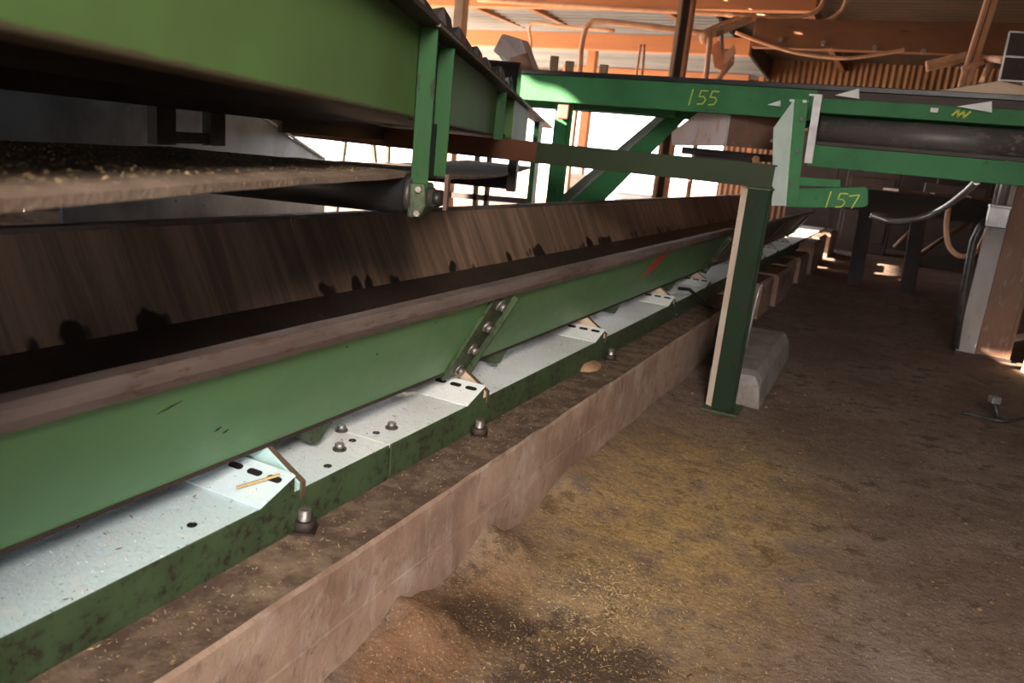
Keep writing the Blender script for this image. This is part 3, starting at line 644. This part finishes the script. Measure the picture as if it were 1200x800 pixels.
# ------------------------------------------------------------------ cross conveyor
cc = thing('cross_conveyor', 'dark green cross conveyor with black drum, running right above the far end', 'conveyor', (-1.0, 5.4, 0))
yA = 5.2
MB().chan((-2.72, yA, 1.728), (-0.60, yA, 1.728), 0.06, 0.176, 0.01, flip=-1).build('side_beam', GREEN_D, cc, bevel=0.003)
MB().chan((-0.60, yA, 1.728), (0.9, yA, 1.728), 0.06, 0.085, 0.01, flip=-1).build('side_beam', GREEN_D, cc, bevel=0.003)
MB().box((-0.60, yA + 0.005, 1.768), (0.9, yA + 0.03, 1.82)).build('rust_strip', RUST_D, cc)
MB().box((-2.75, yA - 0.012, 1.816), (0.9, yA + 0.75, 1.848)).build('belt', RUBBER, cc, bevel=0.004)
MB().chan((-2.9, 5.9, 1.70), (0.9, 5.9, 1.70), 0.05, 0.15, 0.01, flip=1).build('far_side_beam', GREEN_D, cc)
MB().box((-2.8, 5.5, 1.615), (-1.55, 5.58, 1.67)).build('inner_rail', GREEN_D, cc)
dr = MB().tube([(-0.55, 5.22, 1.585), (0.72, 5.22, 1.585)], 0.083, 32).build('drum', DRUM, cc)
MB().tube([(-0.60, 5.22, 1.585), (-0.55, 5.22, 1.585)], 0.03, 12).build('shaft', STEEL_D, dr)
MB().chan((-0.57, 5.1, 1.428), (0.9, 5.1, 1.428), 0.06, 0.125, 0.01, flip=-1).build('lower_channel', GREEN_D, cc, bevel=0.003)
MB().box((-0.57, 5.13, 1.495), (0.9, 5.2, 1.515)).build('scraper_bar', RUST_D, cc)
bg = MB().slab([at(786, 132, y=6.0), at(664, 241, y=6.0), at(702, 241, y=6.0), at(813, 129, y=6.0)], 0.012).build('brace', GREEN_D, cc, bevel=0.002)
MB().beam(at(785, 133, y=5.99), at(662, 241, y=5.99), 0.012, 0.024, (0, 1, 0)).build('pale_edge', STEEL, bg)
MB().slab([at(784, 133, y=6.01), at(662, 241, y=6.01), at(645, 241, y=6.10), at(768, 138, y=6.10)], 0.012).build('rear_flange', GREEN_GRIME, bg)
MB().ibeam((-2.31, 5.32, 0.0), (-2.31, 5.32, 1.66), 0.10, 0.10, 0.012, up=(0, 1, 0)).build('leg', GREEN_D, cc, bevel=0.002)
q = at(662, 128, y=5.24); MB().box((q.x - 0.05, 5.22, q.z - 0.07), (q.x + 0.04, 5.26, q.z + 0.05)).build('clamp', RUST, cc, bevel=0.01)
# white wooden wedges and tag along the top edge
for (u0, v0), (u1, v1), (u2, v2) in (((978, 112), (1007, 104), (1007, 116)), ((1121, 125), (1162, 119), (1162, 132)), ((900, 123), (915, 118), (915, 125))):
    yy = 5.19; tri = [at(u0, v0, y=yy), at(u2, v2, y=yy), at(u1, v1, y=yy)]
    MB().prism(tri, (0, -0.02, 0)).build('corner_tab', WHITE, cc)
MB().box((0.028, 5.18, 1.728), (0.068, 5.192, 1.752)).build('white_tag', WHITE, cc)
# painted number 155 and a scrawl
def digits(txt, org, ex, ez, nrm, h, wd, mb):
    D = {'1': [[(0.45, 1.05), (0.30, -0.1)]], '5': [[(0.75, 1.0), (0.25, 1.0), (0.15, 0.55), (0.5, 0.58), (0.68, 0.35), (0.5, 0.05), (0.1, 0.0)]], '7': [[(0.05, 0.85), (0.7, 1.0), (0.35, 0.0)]]}
    for i, ch in enumerate(txt):
        for st in D[ch]:
            stroke(mb, [org + ex * ((i * 0.85 + a) * h) + ez * (b * h) + nrm * 0.0006 for a, b in st], wd, nrm)
    return mb
nY = Vector((0, -1, 0)); eX = Vector((1, 0, 0)); eZ = Vector((0, 0, 1))
o_ = at(803, 121, y=yA - 0.001); digits('155', o_, eX, eZ, nY, 0.085, 0.007, MB()).build('painted_number', CHALK, cc)
mb = MB(); zz = [at(u, v, y=yA - 0.0015) for u, v in ((1116, 135), (1124, 128), (1122, 137), (1130, 130), (1129, 138), (1137, 131))]
stroke(mb, zz, 0.010, nY).build('painted_scrawl', CHALK, cc)
# upright bracket, bent plate, light put into the colour of its pale face
bk = thing('upright_bracket', 'bent upright bracket plate with pale face where the cross beam ends', 'bracket', (-0.62, 4.72, 1.12))
P = [at(905, 243, y=4.66), at(926, 243, y=4.60), at(945, 130, y=4.60), at(944, 117, y=4.60), at(929, 117, y=4.66), at(907, 150, y=4.66)]
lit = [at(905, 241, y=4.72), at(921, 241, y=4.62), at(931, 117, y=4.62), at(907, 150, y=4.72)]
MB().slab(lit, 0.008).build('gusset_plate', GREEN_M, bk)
grn = [at(921, 242, y=4.617), at(934, 242, y=4.63), at(947, 116, y=4.63), at(931, 116, y=4.617)]
MB().slab(grn, 0.010).build('web', GREEN_D, bk)
for u, v in ((935, 178), (928, 215), (940, 140)):
    c = at(u, v, y=4.615); MB().tube([c, c + Vector((0, -0.014, 0))], 0.012, 6).build('bolt', STEEL_D, bk)
q = at(937, 119, y=4.64); MB().box((q.x - 0.05, 4.62, q.z - 0.005), (q.x + 0.04, 4.70, q.z + 0.008)).build('top_tab', STEEL, bk)
g1, g2 = at(959, 112, y=4.8), at(947, 191, y=4.8)
ga = MB().beam(g1, g2, 0.042, 0.014, (0, 1, 0)); ga.box((g1.x - 0.05, 4.79, g1.z - 0.005), (g1.x + 0.02, 4.85, g1.z + 0.006))
solo(ga, 'scraper_arm', STEEL, 'grey steel arm hanging beside the left end of the drum', 'arm', g2)
bm_ = thing('stub_beam', 'short green beam with hand painted number below the drum', 'beam', (-0.38, 4.84, 1.2))
p = [at(932, 243, y=4.8), at(1012, 243, y=4.8), at(1017, 240, y=4.8), at(1017, 222, y=4.8), at(1013, 219, y=4.8), at(930, 221, y=4.8)]
MB().prism(p, (0, 0.10, 0)).build('web', GREEN_D, bm_, bevel=0.003)
p = [at(930, 207, y=4.86), at(985, 211, y=4.86), at(985, 219, y=4.86), at(930, 217, y=4.86)]
MB().prism(p, (0, 0.08, 0)).build('upper_rail', GREEN_D, bm_)
o_ = at(963, 241, y=4.799); digits('157', o_, Vector((0.995, 0, 0.03)), eZ, nY, 0.078, 0.006, MB()).build('painted_number', CHALK, bm_)

# rusty chute box under the cross conveyor
ch = thing('chute_box', 'rust brown sheet steel chute box with one side coloured pale as if lit under the cross conveyor', 'chute', (-1.2, 5.4, 1.45))
A, B = at(858, 119, y=5.33), at(850, 171, y=5.33); Cc, Dd, Ee = at(820, 131, y=5.5), at(788, 155, y=5.62), at(788, 170, y=5.62)
MB().slab([A, Cc, Dd, Ee, B], 0.01).build('lit_side', PINKST, ch)
E1, E2 = at(914, 124, y=5.5), at(907, 176, y=5.5)
MB().slab([A, B, E2, E1], 0.01).build('brown_side', RUST, ch)
MB().beam(A, B, 0.012, 0.012, (0, 1, 0)).build('corner_edge', STEEL, ch)
for u, v in ((905, 165), (868, 150)):
    c = at(u, v, y=5.40); MB().tube([c, c + Vector((0, -0.02, 0))], 0.012, 6).build('bolt', BOLT, ch)
for (u0, v0, u1, v1) in ((800, 176, 905, 186), (815, 184, 880, 192)):
    MB().beam(at(u0, v0, y=5.7), at(u1, v1, y=5.7), 0.06, 0.05).build('lower_rail', RUST_D, ch)
q = at(887, 187, y=5.6); MB().tube([q, q + Vector((0, -0.05, 0))], 0.025, 10).build('grease_cap', CONDUIT, ch)

# pale plywood flap on the conveyor right
pf = [at(1056, 112, y=5.9), at(1110, 105, y=5.7), at(1172, 95, y=5.6), at(1205, 103, y=5.55), at(1205, 118, y=5.5), at(1150, 121, y=5.6)]
solo(MB().prism(pf, (0, 0.018, 0.004)), 'plywood_flap', PALEWOOD, 'pale peach plywood flap resting on the cross conveyor top at right', 'board', pf[2])

# ------------------------------------------------------------------ right column with conduits
rc = thing('steel_column', 'rusty brown steel column with pale grey front flange at right edge', 'column', (0.78, 7.4, 0))
m_flange = worn('grey weathered flange', (0.40, 0.35, 0.33), (0.30, 0.24, 0.22), (0.14, 0.07, 0.05), 0.4, 4, 0.5, streak=(1, 1, 0.3))
MB().box((0.62, 7.28, 0.0), (0.76, 7.295, 3.9)).build('front_flange', m_flange, rc, bevel=0.003)
MB().box((0.74, 7.295, 0), (0.755, 7.62, 3.9)).build('web', RUST, rc)
MB().box((0.765, 7.30, 0), (1.0, 7.315, 3.9)).build('side_plate', RUST_C, rc)
MB().box((0.985, 7.285, 0), (1.01, 7.45, 3.9)).build('rear_flange', RUST_C, rc)
MB().box((0.61, 7.26, 0), (1.02, 7.64, 0.02)).build('base_plate', RUST_D, rc)
cp = [at(1119, 408, y=7.25), at(1129, 345, y=7.2), at(1141, 282, y=7.2), at(1148, 268, y=7.2), at(1155, 258, y=7.22)]
solo(MB().tube(cp, 0.030, 12), 'conduit', STEEL_D, 'dull grey conduit rising up the left side of the rusty column', 'conduit', cp[0])
jb = MB().box((0.60, 7.10, 1.06), (0.74, 7.24, 1.22)).box((0.595, 7.09, 1.21), (0.745, 7.25, 1.235))
solo(jb, 'junction_box', STEEL, 'small grey junction box on the front of the rusty column', 'junction box', (0.67, 7.17, 1.14), bevel=0.006)
cp = [at(1168, 262, y=7.18), at(1183, 200, y=7.18), at(1200, 125, y=7.18), at(1216, 40, y=7.18)]
solo(MB().tube(cp, 0.036, 12), 'conduit', STEEL, 'shiny galvanised conduit above the junction box on the column', 'conduit', cp[0])
def spline(P, k=6):
    P = [Vector(p) for p in P]; out = []
    for i in range(len(P) - 1):
        a, b, c, d = P[max(i-1, 0)], P[i], P[i+1], P[min(i+2, len(P)-1)]
        for j in range(k):
            t = j / k; out.append(0.5 * ((2*b) + (c - a)*t + (2*a - 5*b + 4*c - d)*t*t + (3*b - a - 3*c + d)*t**3))
    return out + [P[-1]]
hz = spline([at(1020, 252, y=6.8), at(1045, 259, y=6.8), at(1075, 256, y=6.7), at(1105, 244, y=6.6), at(1130, 226, y=5.7), at(1145, 212, y=5.15)])
solo(MB().tube(hz, 0.022, 10), 'hose', STEEL, 'grey flexible hose sagging under the right end of the drum', 'hose', hz[0])
hz = spline([at(1112, 243, y=7.6), at(1109, 265, y=7.6), at(1112, 288, y=7.6), at(1125, 300, y=7.6), at(1142, 296, y=7.5), at(1155, 276, y=7.4), at(1158, 262, y=7.3)])
solo(MB().tube(hz, 0.022, 10), 'hose', CONDUIT, 'brown hose hanging in a loop left of the rusty column', 'hose', hz[0])
# bits by the column foot
q = at(1190, 396, z=0.12)
solo(MB().slab([at(1170, 399, z=0.10), at(1205, 390, z=0.16), at(1205, 396, z=0.16), at(1174, 402, z=0.10)], 0.02), 'scrap_board', PALEWOOD, 'small pale scrap board jutting in at right edge by the column', 'board', q)
a, b = at(1196, 437, z=0), at(1201, 400, y=7.0)
solo(MB().box((1.06, 6.9, 0), (1.16, 7.0, 0.9)), 'timber_stud', TIMBER_P, 'pale upright timber stud at right edge beside the sunlit patch', 'stud', (1.11, 6.95, 0), bevel=0.005)
# pipe stub with a cap and hose on the floor
q = at(1171, 494, z=0.0)
stb = thing('pipe_stub', 'short grey pipe stub with square cap standing on the dirt floor', 'pipe', q)
top = at(1165, 470, y=q.y + 0.02)
MB().tube([q, top], 0.014, 10).build('pipe', STEEL_D, stb)
MB().box((top.x - 0.026, top.y - 0.026, top.z - 0.01), (top.x + 0.026, top.y + 0.026, top.z + 0.032), 0.4).build('cap', STEEL, stb, bevel=0.004)
hp = spline([at(1128, 483, z=0.01), at(1150, 488, z=0.014), at(1172, 493, z=0.02), at(1188, 492, z=0.02), at(1210, 487, z=0.02)])
solo(MB().tube(hp, 0.012, 8), 'hose', STEEL_D, 'grey hose lying on the floor past the pipe stub', 'hose', hp[0])

# ------------------------------------------------------------------ second line of machinery farther back on the right
bb = thing('rear_conveyor', 'dark rusty conveyor far back carried on two blackened posts', 'conveyor', (0.2, 11, 0))
for (u0, v0), (u1, v1) in (((1001, 333), (1014, 250)), ((1063, 342), (1076, 255))):
    a = at(u0, v0, y=11); b = at(u1, v1, y=11); a.z = 0
    MB().beam(a, (b.x, b.y, 1.05), 0.17, 0.17, (0, 1, 0)).build('leg', RUST_D, bb, bevel=0.004)
MB().box((-0.7, 10.9, 0.95), (3.5, 11.1, 1.18)).build('front_beam', RUST_D, bb)
MB().box((-0.7, 11.9, 0.95), (3.5, 12.0, 1.18)).build('rear_beam', RUST_D, bb)
MB().box((-0.7, 10.95, 1.18), (3.5, 11.9, 1.22)).build('deck', RUST_D, bb)
for i in range(4):
    x0 = -0.2 + i * 0.42; MB().box((x0, 11.0 + 0.1 * i, 1.23), (x0 + 0.36, 11.8, 1.26), 0.25).build('deck_board', TIMBER_D, bb)
MB().tube([at(1075, 300, y=11.2), at(1145, 253, y=11.2)], 0.03, 8).build('strut', TIMBER_D, bb)
MB().tube([at(1048, 290, y=12.5), at(1068, 270, y=12.5)], 0.03, 8).build('strut', TIMBER_D, bb)
for i, (x, y, h, lb) in enumerate(((-0.6, 16.5, 1.6, 'far dark cabinet low behind the left blackened post'), (0.7, 15.2, 1.4, 'far dark cabinet between the posts and the column'), (2.2, 14, 2.0, 'far dark cabinet right of the rusty column'))):
    solo(MB().box((x - 0.45, y - 0.4, 0), (x + 0.45, y + 0.4, h)).box((x - 0.38, y - 0.42, 0.2), (x + 0.38, y - 0.4, h - 0.2)), 'machine_cabinet', RUST_D, lb, 'cabinet', (x, y, 0), bevel=0.02)

# ------------------------------------------------------------------ roof timber, posts, conduits
def xbeam(y, z0, z1, x0, x1, d, mat, lb, cat='beam'):
    return solo(MB().box((x0, y, z0), (x1, y + d, z1)), 'roof_beam', mat, lb, cat, ((x0 + x1) / 2, y, z0), bevel=0.01)
xbeam(12.3, 3.58, 3.98, -9.0, -1.65, 0.2, TIMBER, 'highest orange roof beam, with conduits clipped along its lower edge')
xbeam(14.9, 3.30, 3.60, -9.0, -3.0, 0.2, TIMBER, 'second orange roof beam, behind the pale roof post')
xbeam(20.3, 3.30, 3.58, -9.0, -4.0, 0.2, TIMBER, 'lowest and farthest orange roof beam at the opening')
xbeam(12.0, 3.03, 3.42, -2.4, 5.0, 0.18, TIMBER_D, 'deep brown beam with bolt heads above the far sheet wall')
for u in (915, 965, 1025, 1082):
    v = 45 + (u - 870) * 0.083; c = at(u, v - 2, y=11.99); rb = bpy.data.objects['roof_beam.003']
    MB().tube([c, c + Vector((0, -0.03, 0))], 0.035, 8).build('bolt', BOLT, rb, origin=None)
for ch_ in bpy.data.objects['roof_beam.003'].children: ch_.location = -Vector(bpy.data.objects['roof_beam.003'].location)
for i, (xx, lb) in enumerate(((-8.2, 'first short rafter from the left under the pale roof sheets'), (-7.0, 'second short rafter from the left under the pale roof sheets'), (-4.4, 'short rafter above the pipe bend'), (-2.0, 'rafter crossing above the deep brown beam'))):
    solo(MB().box((xx, 9, 3.82), (xx + 0.12, 21, 4.0)), 'rafter', TIMBER_D, lb, 'rafter', (xx, 15, 3.82), bevel=0.005)
rp_ = thing('roof_post', 'orange and pale steel roof post standing behind the cross conveyor', 'post', (-2.85, 10, 0))
MB().box((-2.945, 9.93, 0), (-2.90, 10.07, 3.9)).build('lit_flange', TIMBER_P, rp_)  # light on the post's left side is put into this pale flange
MB().box((-2.90, 9.99, 0), (-2.80, 10.01, 3.9)).build('web', RUST_D, rp_)
MB().box((-2.80, 9.93, 0), (-2.765, 10.07, 3.9)).build('orange_flange', TIMBER, rp_)
p = at(538, 30, y=9.5)
solo(MB().box((p.x - 0.07, 9.45, 0), (p.x + 0.07, 9.6, 3.9)), 'roof_post', TIMBER_P, 'pale timber roof post above the rubber flaps of the olive conveyor', 'post', (p.x, 9.5, 0), bevel=0.005)
p = at(895, 80, y=20.5)
solo(MB().box((p.x - 0.06, 20.4, 0), (p.x + 0.06, 20.55, 4)), 'wall_stud', TIMBER, 'slim upright stud against the far sheet wall', 'stud', (p.x, 20.5, 0))
def pipe(pts, r, name, lb, mat=CONDUIT, cat='conduit', k=5):
    q = spline(pts, k); return solo(MB().tube(q, r, 8), name, mat, lb, cat, q[0])
Y1 = 12.2
pipe([at(560, 0, y=Y1), at(690, 8, y=Y1), at(800, 14, y=Y1), at(880, 18, y=Y1), at(930, 21, y=Y1), at(955, 14, y=Y1), at(965, 0, y=Y1), at(968, -20, y=Y1)], 0.034, 'conduit', 'orange dusted conduit along the highest beam, bending up at its right end')
pipe([at(850, 17, y=Y1-0.1), at(930, 24, y=Y1-0.1), at(965, 25, y=Y1-0.1), at(985, 14, y=Y1-0.1), at(992, 0, y=Y1-0.1), at(996, -20, y=Y1-0.1)], 0.034, 'conduit', 'orange dusted conduit ending in the outermost upward bend')
q_ = at(679, 90, y=11)
pipe([(q_.x, 11, 0), (q_.x, 11, 1.2), q_, at(681, 60, y=11), at(685, 38, y=11), at(691, 28, y=11), at(703, 25, y=11), at(760, 31, y=11), at(835, 40, y=11)], 0.042, 'pipe', 'pale orange pipe bending over from upright to level near the beams', cat='pipe')
pipe([at(621, 75, y=13), at(622, 50, y=13), at(623, 28, y=13), at(660, 31, y=13), at(720, 36, y=13)], 0.03, 'conduit', 'thin pale conduit turning a square corner beside the spout')
pipe([at(745, 92, y=11), at(748, 72, y=11), at(751, 52, y=11)], 0.02, 'wire', 'left one of two pale hanging wires before the roof post', cat='wire')
pipe([at(752, 92, y=11.05), at(754, 72, y=11.05), at(755, 52, y=11.05)], 0.02, 'wire', 'right one of two pale hanging wires before the roof post', cat='wire')
q_ = at(826, 98, y=10.5)
pipe([(q_.x, 10.5, 0), (q_.x, 10.5, 1.2), q_, at(829, 75, y=10.5), at(832, 45, y=10.5)], 0.035, 'pipe', 'upright orange pipe just right of the roof post', cat='pipe')
pipe([at(862, 38, y=11.97), at(900, 52, y=11.97), at(940, 63, y=11.97), at(990, 68, y=11.97), at(1040, 62, y=11.97), at(1060, 58, y=11.97)], 0.025, 'cable', 'sagging cable under the deep brown beam', cat='cable')
pipe([at(1125, 103, y=8), at(1142, 48, y=8), at(1161, -12, y=8)], 0.024, 'conduit', 'left one of two tall orange conduits rising at upper right')
pipe([at(1133, 103, y=8), at(1151, 48, y=8), at(1170, -12, y=8)], 0.024, 'conduit', 'right one of two tall orange conduits rising at upper right')
pipe([at(1085, 78, y=12.05), at(1110, 72, y=12.05), at(1133, 65, y=12.05)], 0.07, 'pipe', 'stubby pale pipe lying aslant under the deep brown beam', cat='pipe')
pipe([at(1150, 98, y=8.02), at(1157, 84, y=8.02), at(1163, 68, y=8.02)], 0.03, 'brace_rod', 'short leaning rod right of the two tall conduits', cat='rod')
pipe([at(1127, 82, y=8.0), at(1142, 76, y=8.0), at(1160, 69, y=8.0), at(1178, 71, y=7.02)], 0.03, 'conduit', 'short level conduit joining the two tall ones at right')
# pulley block cluster right of the roof post
pb = thing('pulley_block', 'orange dusted pulley block hanging from brackets right of roof post', 'pulley', at(850, 70, y=10.8))
MB().tube([at(848, 70, y=10.8), at(848, 70, y=10.95)], 0.14, 18).build('sheave', CONDUIT, pb, bevel=0.01)
MB().slab([at(833, 55, y=10.75), at(843, 48, y=10.75), at(850, 75, y=10.75), at(838, 80, y=10.75)], 0.04).build('cheek_plate', TIMBER, pb)
MB().slab([at(848, 65, y=10.7), at(860, 52, y=10.7), at(862, 62, y=10.7), at(850, 78, y=10.7)], 0.04).build('cheek_plate', CONDUIT, pb)
MB().tube([at(858, 72, y=10.8), at(842, 92, y=10.8), at(832, 98, y=10.8)], 0.04, 8).build('rope', CONDUIT, pb)
MB().tube([at(845, 33, y=10.95), at(846, 62, y=10.8)], 0.03, 8).build('hook_rod', STEEL, pb)
hb = thing('hanger_bracket', 'pale orange twin timber bracket sloping up to the highest beam', 'bracket', at(860, 30, y=11.2))
MB().beam(at(820, 42, y=10.9), at(872, 19, y=12.35), 0.10, 0.08).build('arm', CONDUIT, hb)
MB().beam(at(835, 40, y=10.7), at(884, 20, y=12.35), 0.10, 0.08).build('arm', TIMBER_P, hb)
MB().lump(at(828, 44, y=10.7), 0.09).build('knuckle', CONDUIT, hb)
for i, (u, v0, v1) in enumerate(((649, 66, 84), (667, 72, 85), (707, 76, 90))):
    a, b = at(u, v1, y=7.5), at(u + 1, v0, y=7.5)
    solo(MB().tube([(a.x, a.y, a.z - 0.3), b], 0.045, 10), 'stake', TIMBER_P, ('left', 'middle', 'right')[i] + ' one of three short pale stakes poking above the cross conveyor', 'stake', a)
# grey framed panel at the upper right corner
gp = thing('framed_panel', 'brown panel in a thin grey frame at the upper right corner', 'panel', at(1190, 70, y=7))
MB().slab([at(1172, 96, y=7), at(1184, 38, y=7), at(1240, 42, y=7), at(1240, 98, y=7)], 0.02).build('panel', RUST_D, gp)
for (u0, v0), (u1, v1) in (((1170, 97), (1183, 37)), ((1183, 37), (1240, 41)), ((1178, 66), (1240, 70)), ((1171, 94), (1240, 98))):
    MB().beam(at(u0, v0, y=6.97), at(u1, v1, y=6.97), 0.012, 0.015, (0, 1, 0)).build('frame_bar', STEEL, gp)

# ------------------------------------------------------------------ seen through the open left side
tl = thing('trestle', 'dark steel trestle standing outside beyond the trough', 'trestle', (-7.0, 9.5, 0))
for u0, u1 in ((404, 392), (437, 446), (455, 452), (575, 568), (560, 556)):
    MB().beam(at(u0, 166, y=9.5), at(u1, 262, y=9.5), 0.06, 0.06, (0, 1, 0)).build('leg', STEEL_D, tl)
MB().beam(at(360, 214, y=9.5), at(620, 236, y=9.5), 0.06, 0.08).build('rail', RUST_D, tl)
wb_ = thing('machine_housing', 'white machine housing with grey window outside, between brace and post', 'machine', at(735, 245, y=15))
c = at(735, 236, y=15)
MB().box((c.x - 0.9, 15, -0.1), (c.x + 0.75, 16, c.z + 0.15)).build('body', WHITE, wb_, bevel=0.03)
MB().box((c.x - 0.25, 14.97, c.z - 0.22), (c.x + 0.12, 15, c.z + 0.03)).build('window', STEEL_D, wb_)
c = at(675, 215, y=16)
solo(MB().box((c.x - 0.4, 16, -0.1), (c.x + 0.4, 16.6, c.z + 0.2)).box((c.x - 0.25, 15.95, c.z - 0.1), (c.x + 0.2, 16, c.z + 0.1)), 'machine_cabinet', RUST_D, 'dark cabinet outside, seen between green leg and diagonal brace', 'cabinet', (c.x, 16, 0), bevel=0.02)
c = at(683, 150, y=17)
solo(MB().box((c.x - 0.10, 17, -0.1), (c.x + 0.10, 17.2, 3.9)), 'roof_post', TIMBER, 'orange timber roof post in the bright opening left of the brace', 'post', (c.x, 17, 0), bevel=0.01)

# ------------------------------------------------------------------ loose wood chips and clods
def chips(name, n, place, size, mat, label, flat=0.5, long=2.5, par=None):
    mb = MB(); vs, fs = [], []
    for _ in range(n):
        p = place()
        if p is None: continue
        s_ = random.uniform(*size); an = random.uniform(0, 2 * PI); tl_ = random.uniform(-flat, flat); L = s_ * random.uniform(1, long)
        d = Vector((math.cos(an), math.sin(an), tl_)) * L; e = Vector((-math.sin(an), math.cos(an), random.uniform(-flat, flat))) * s_ * 0.5
        b = len(vs); up_ = Vector((0, 0, s_ * 0.25))
        vs += [p - d, p + e, p + d, p - e, p + up_]
        fs += [(b, b+1, b+4), (b+1, b+2, b+4), (b+2, b+3, b+4), (b+3, b, b+4)]
    mb.add(vs, fs); o = mb.build(name, mat); stuff(o)
    o['label'] = label; o['category'] = 'debris'; return o
def on_floor(fx, fy): 
    def f():
        x, y = fx(), fy()
        return None if x < -0.97 else Vector((x, y, floor_h(x, y) + 0.002))
    return f
chips('sawdust_chips', 9000, on_floor(lambda: random.gauss(-0.55, 0.28), lambda: random.gauss(2.5, 0.7)), (0.0008, 0.0028), SAWD, 'yellow sawdust chips scattered on the floor along the plinth')
chips('wood_chips', 5000, on_floor(lambda: random.uniform(-0.95, 1.2), lambda: random.uniform(1.0, 6)), (0.0008, 0.0028), CHIPC, 'brown wood chips scattered over the trodden dirt floor')
chips('straw_slivers', 160, on_floor(lambda: random.gauss(-0.1, 0.5), lambda: random.gauss(2.2, 0.8)), (0.0012, 0.0025), CHIPC, 'thin straw coloured slivers on the dirt floor', 0.15, 9)
chips('chip_litter', 900, on_floor(lambda: random.gauss(-0.56, 0.09), lambda: random.gauss(2.0, 0.14)), (0.002, 0.0055), CHIPC, 'coarse chip litter heaped on the sawdust patch')
def on_plate():
    y = random.uniform(0.4, 6.2); return Vector((random.uniform(CX - 0.25, CX - 0.004), y, CT + 0.008))
chips('plate_dust', 3500, on_plate, (0.0012, 0.004), WHITE, 'white dust crumbs lying on the pale base plates')
chips('dark_crumbs', 260, on_plate, (0.0015, 0.004), DIRT, 'dark crumbs lying on the pale base plates')
def on_plinth():
    return Vector((random.uniform(-1.165, -1.01), random.uniform(0.5, 6), ZP + 0.004))
chips('plinth_chips', 2200, on_plinth, (0.0008, 0.0035), CHIPC, 'wood chips along the dirty top of the concrete plinth')
def on_belt():
    sL = random.uniform(-6.0, -3.95); oL = random.uniform(-0.62, -0.03); an = UA
    return Vector((UP.x + oL * math.cos(an) - sL * math.sin(an), UP.y + oL * math.sin(an) + sL * math.cos(an), 1.228 if sL < -5 else 1.2115 + 0.012 * min(1, (-3.86 - sL) / 1.2)))
chips('belt_chips', 2600, on_belt, (0.0009, 0.0026), SAWD, 'pale wood chips lying on the dusty return belt')
mb = MB()
for i in range(260):
    x = random.uniform(-0.96, 1.0); y = random.uniform(1.1, 5); r = 0.003 + 0.009 * random.random() ** 3
    mb.lump((x, y, floor_h(x, y) + r * 0.3), r, (1, 1, 0.7), i, 0.5)
o = stuff(mb.build('dirt_clods', DIRT)); o['label'] = 'small dirt clods on the floor'; o['category'] = 'debris'
for (u, v, r, lb) in ((566, 478, 0.075, 'small sawdust heap on the plinth around the anchor bolt under the splice strap'), (690, 430, 0.075, 'rounded tan sawdust heap on the plinth below the tan leaf spring')):
    q = at(u, v, z=ZP)
    solo(MB().lump((q.x, q.y, ZP), r, (0.7, 1.35, 0.36), v, 0.4), 'sawdust_heap', worn('tan sawdust heap', (0.42, 0.25, 0.13), (0.34, 0.19, 0.10), (0.2, 0.1, 0.06), 0.3, 20, 0.9), lb, 'heap', (q.x, q.y, ZP))
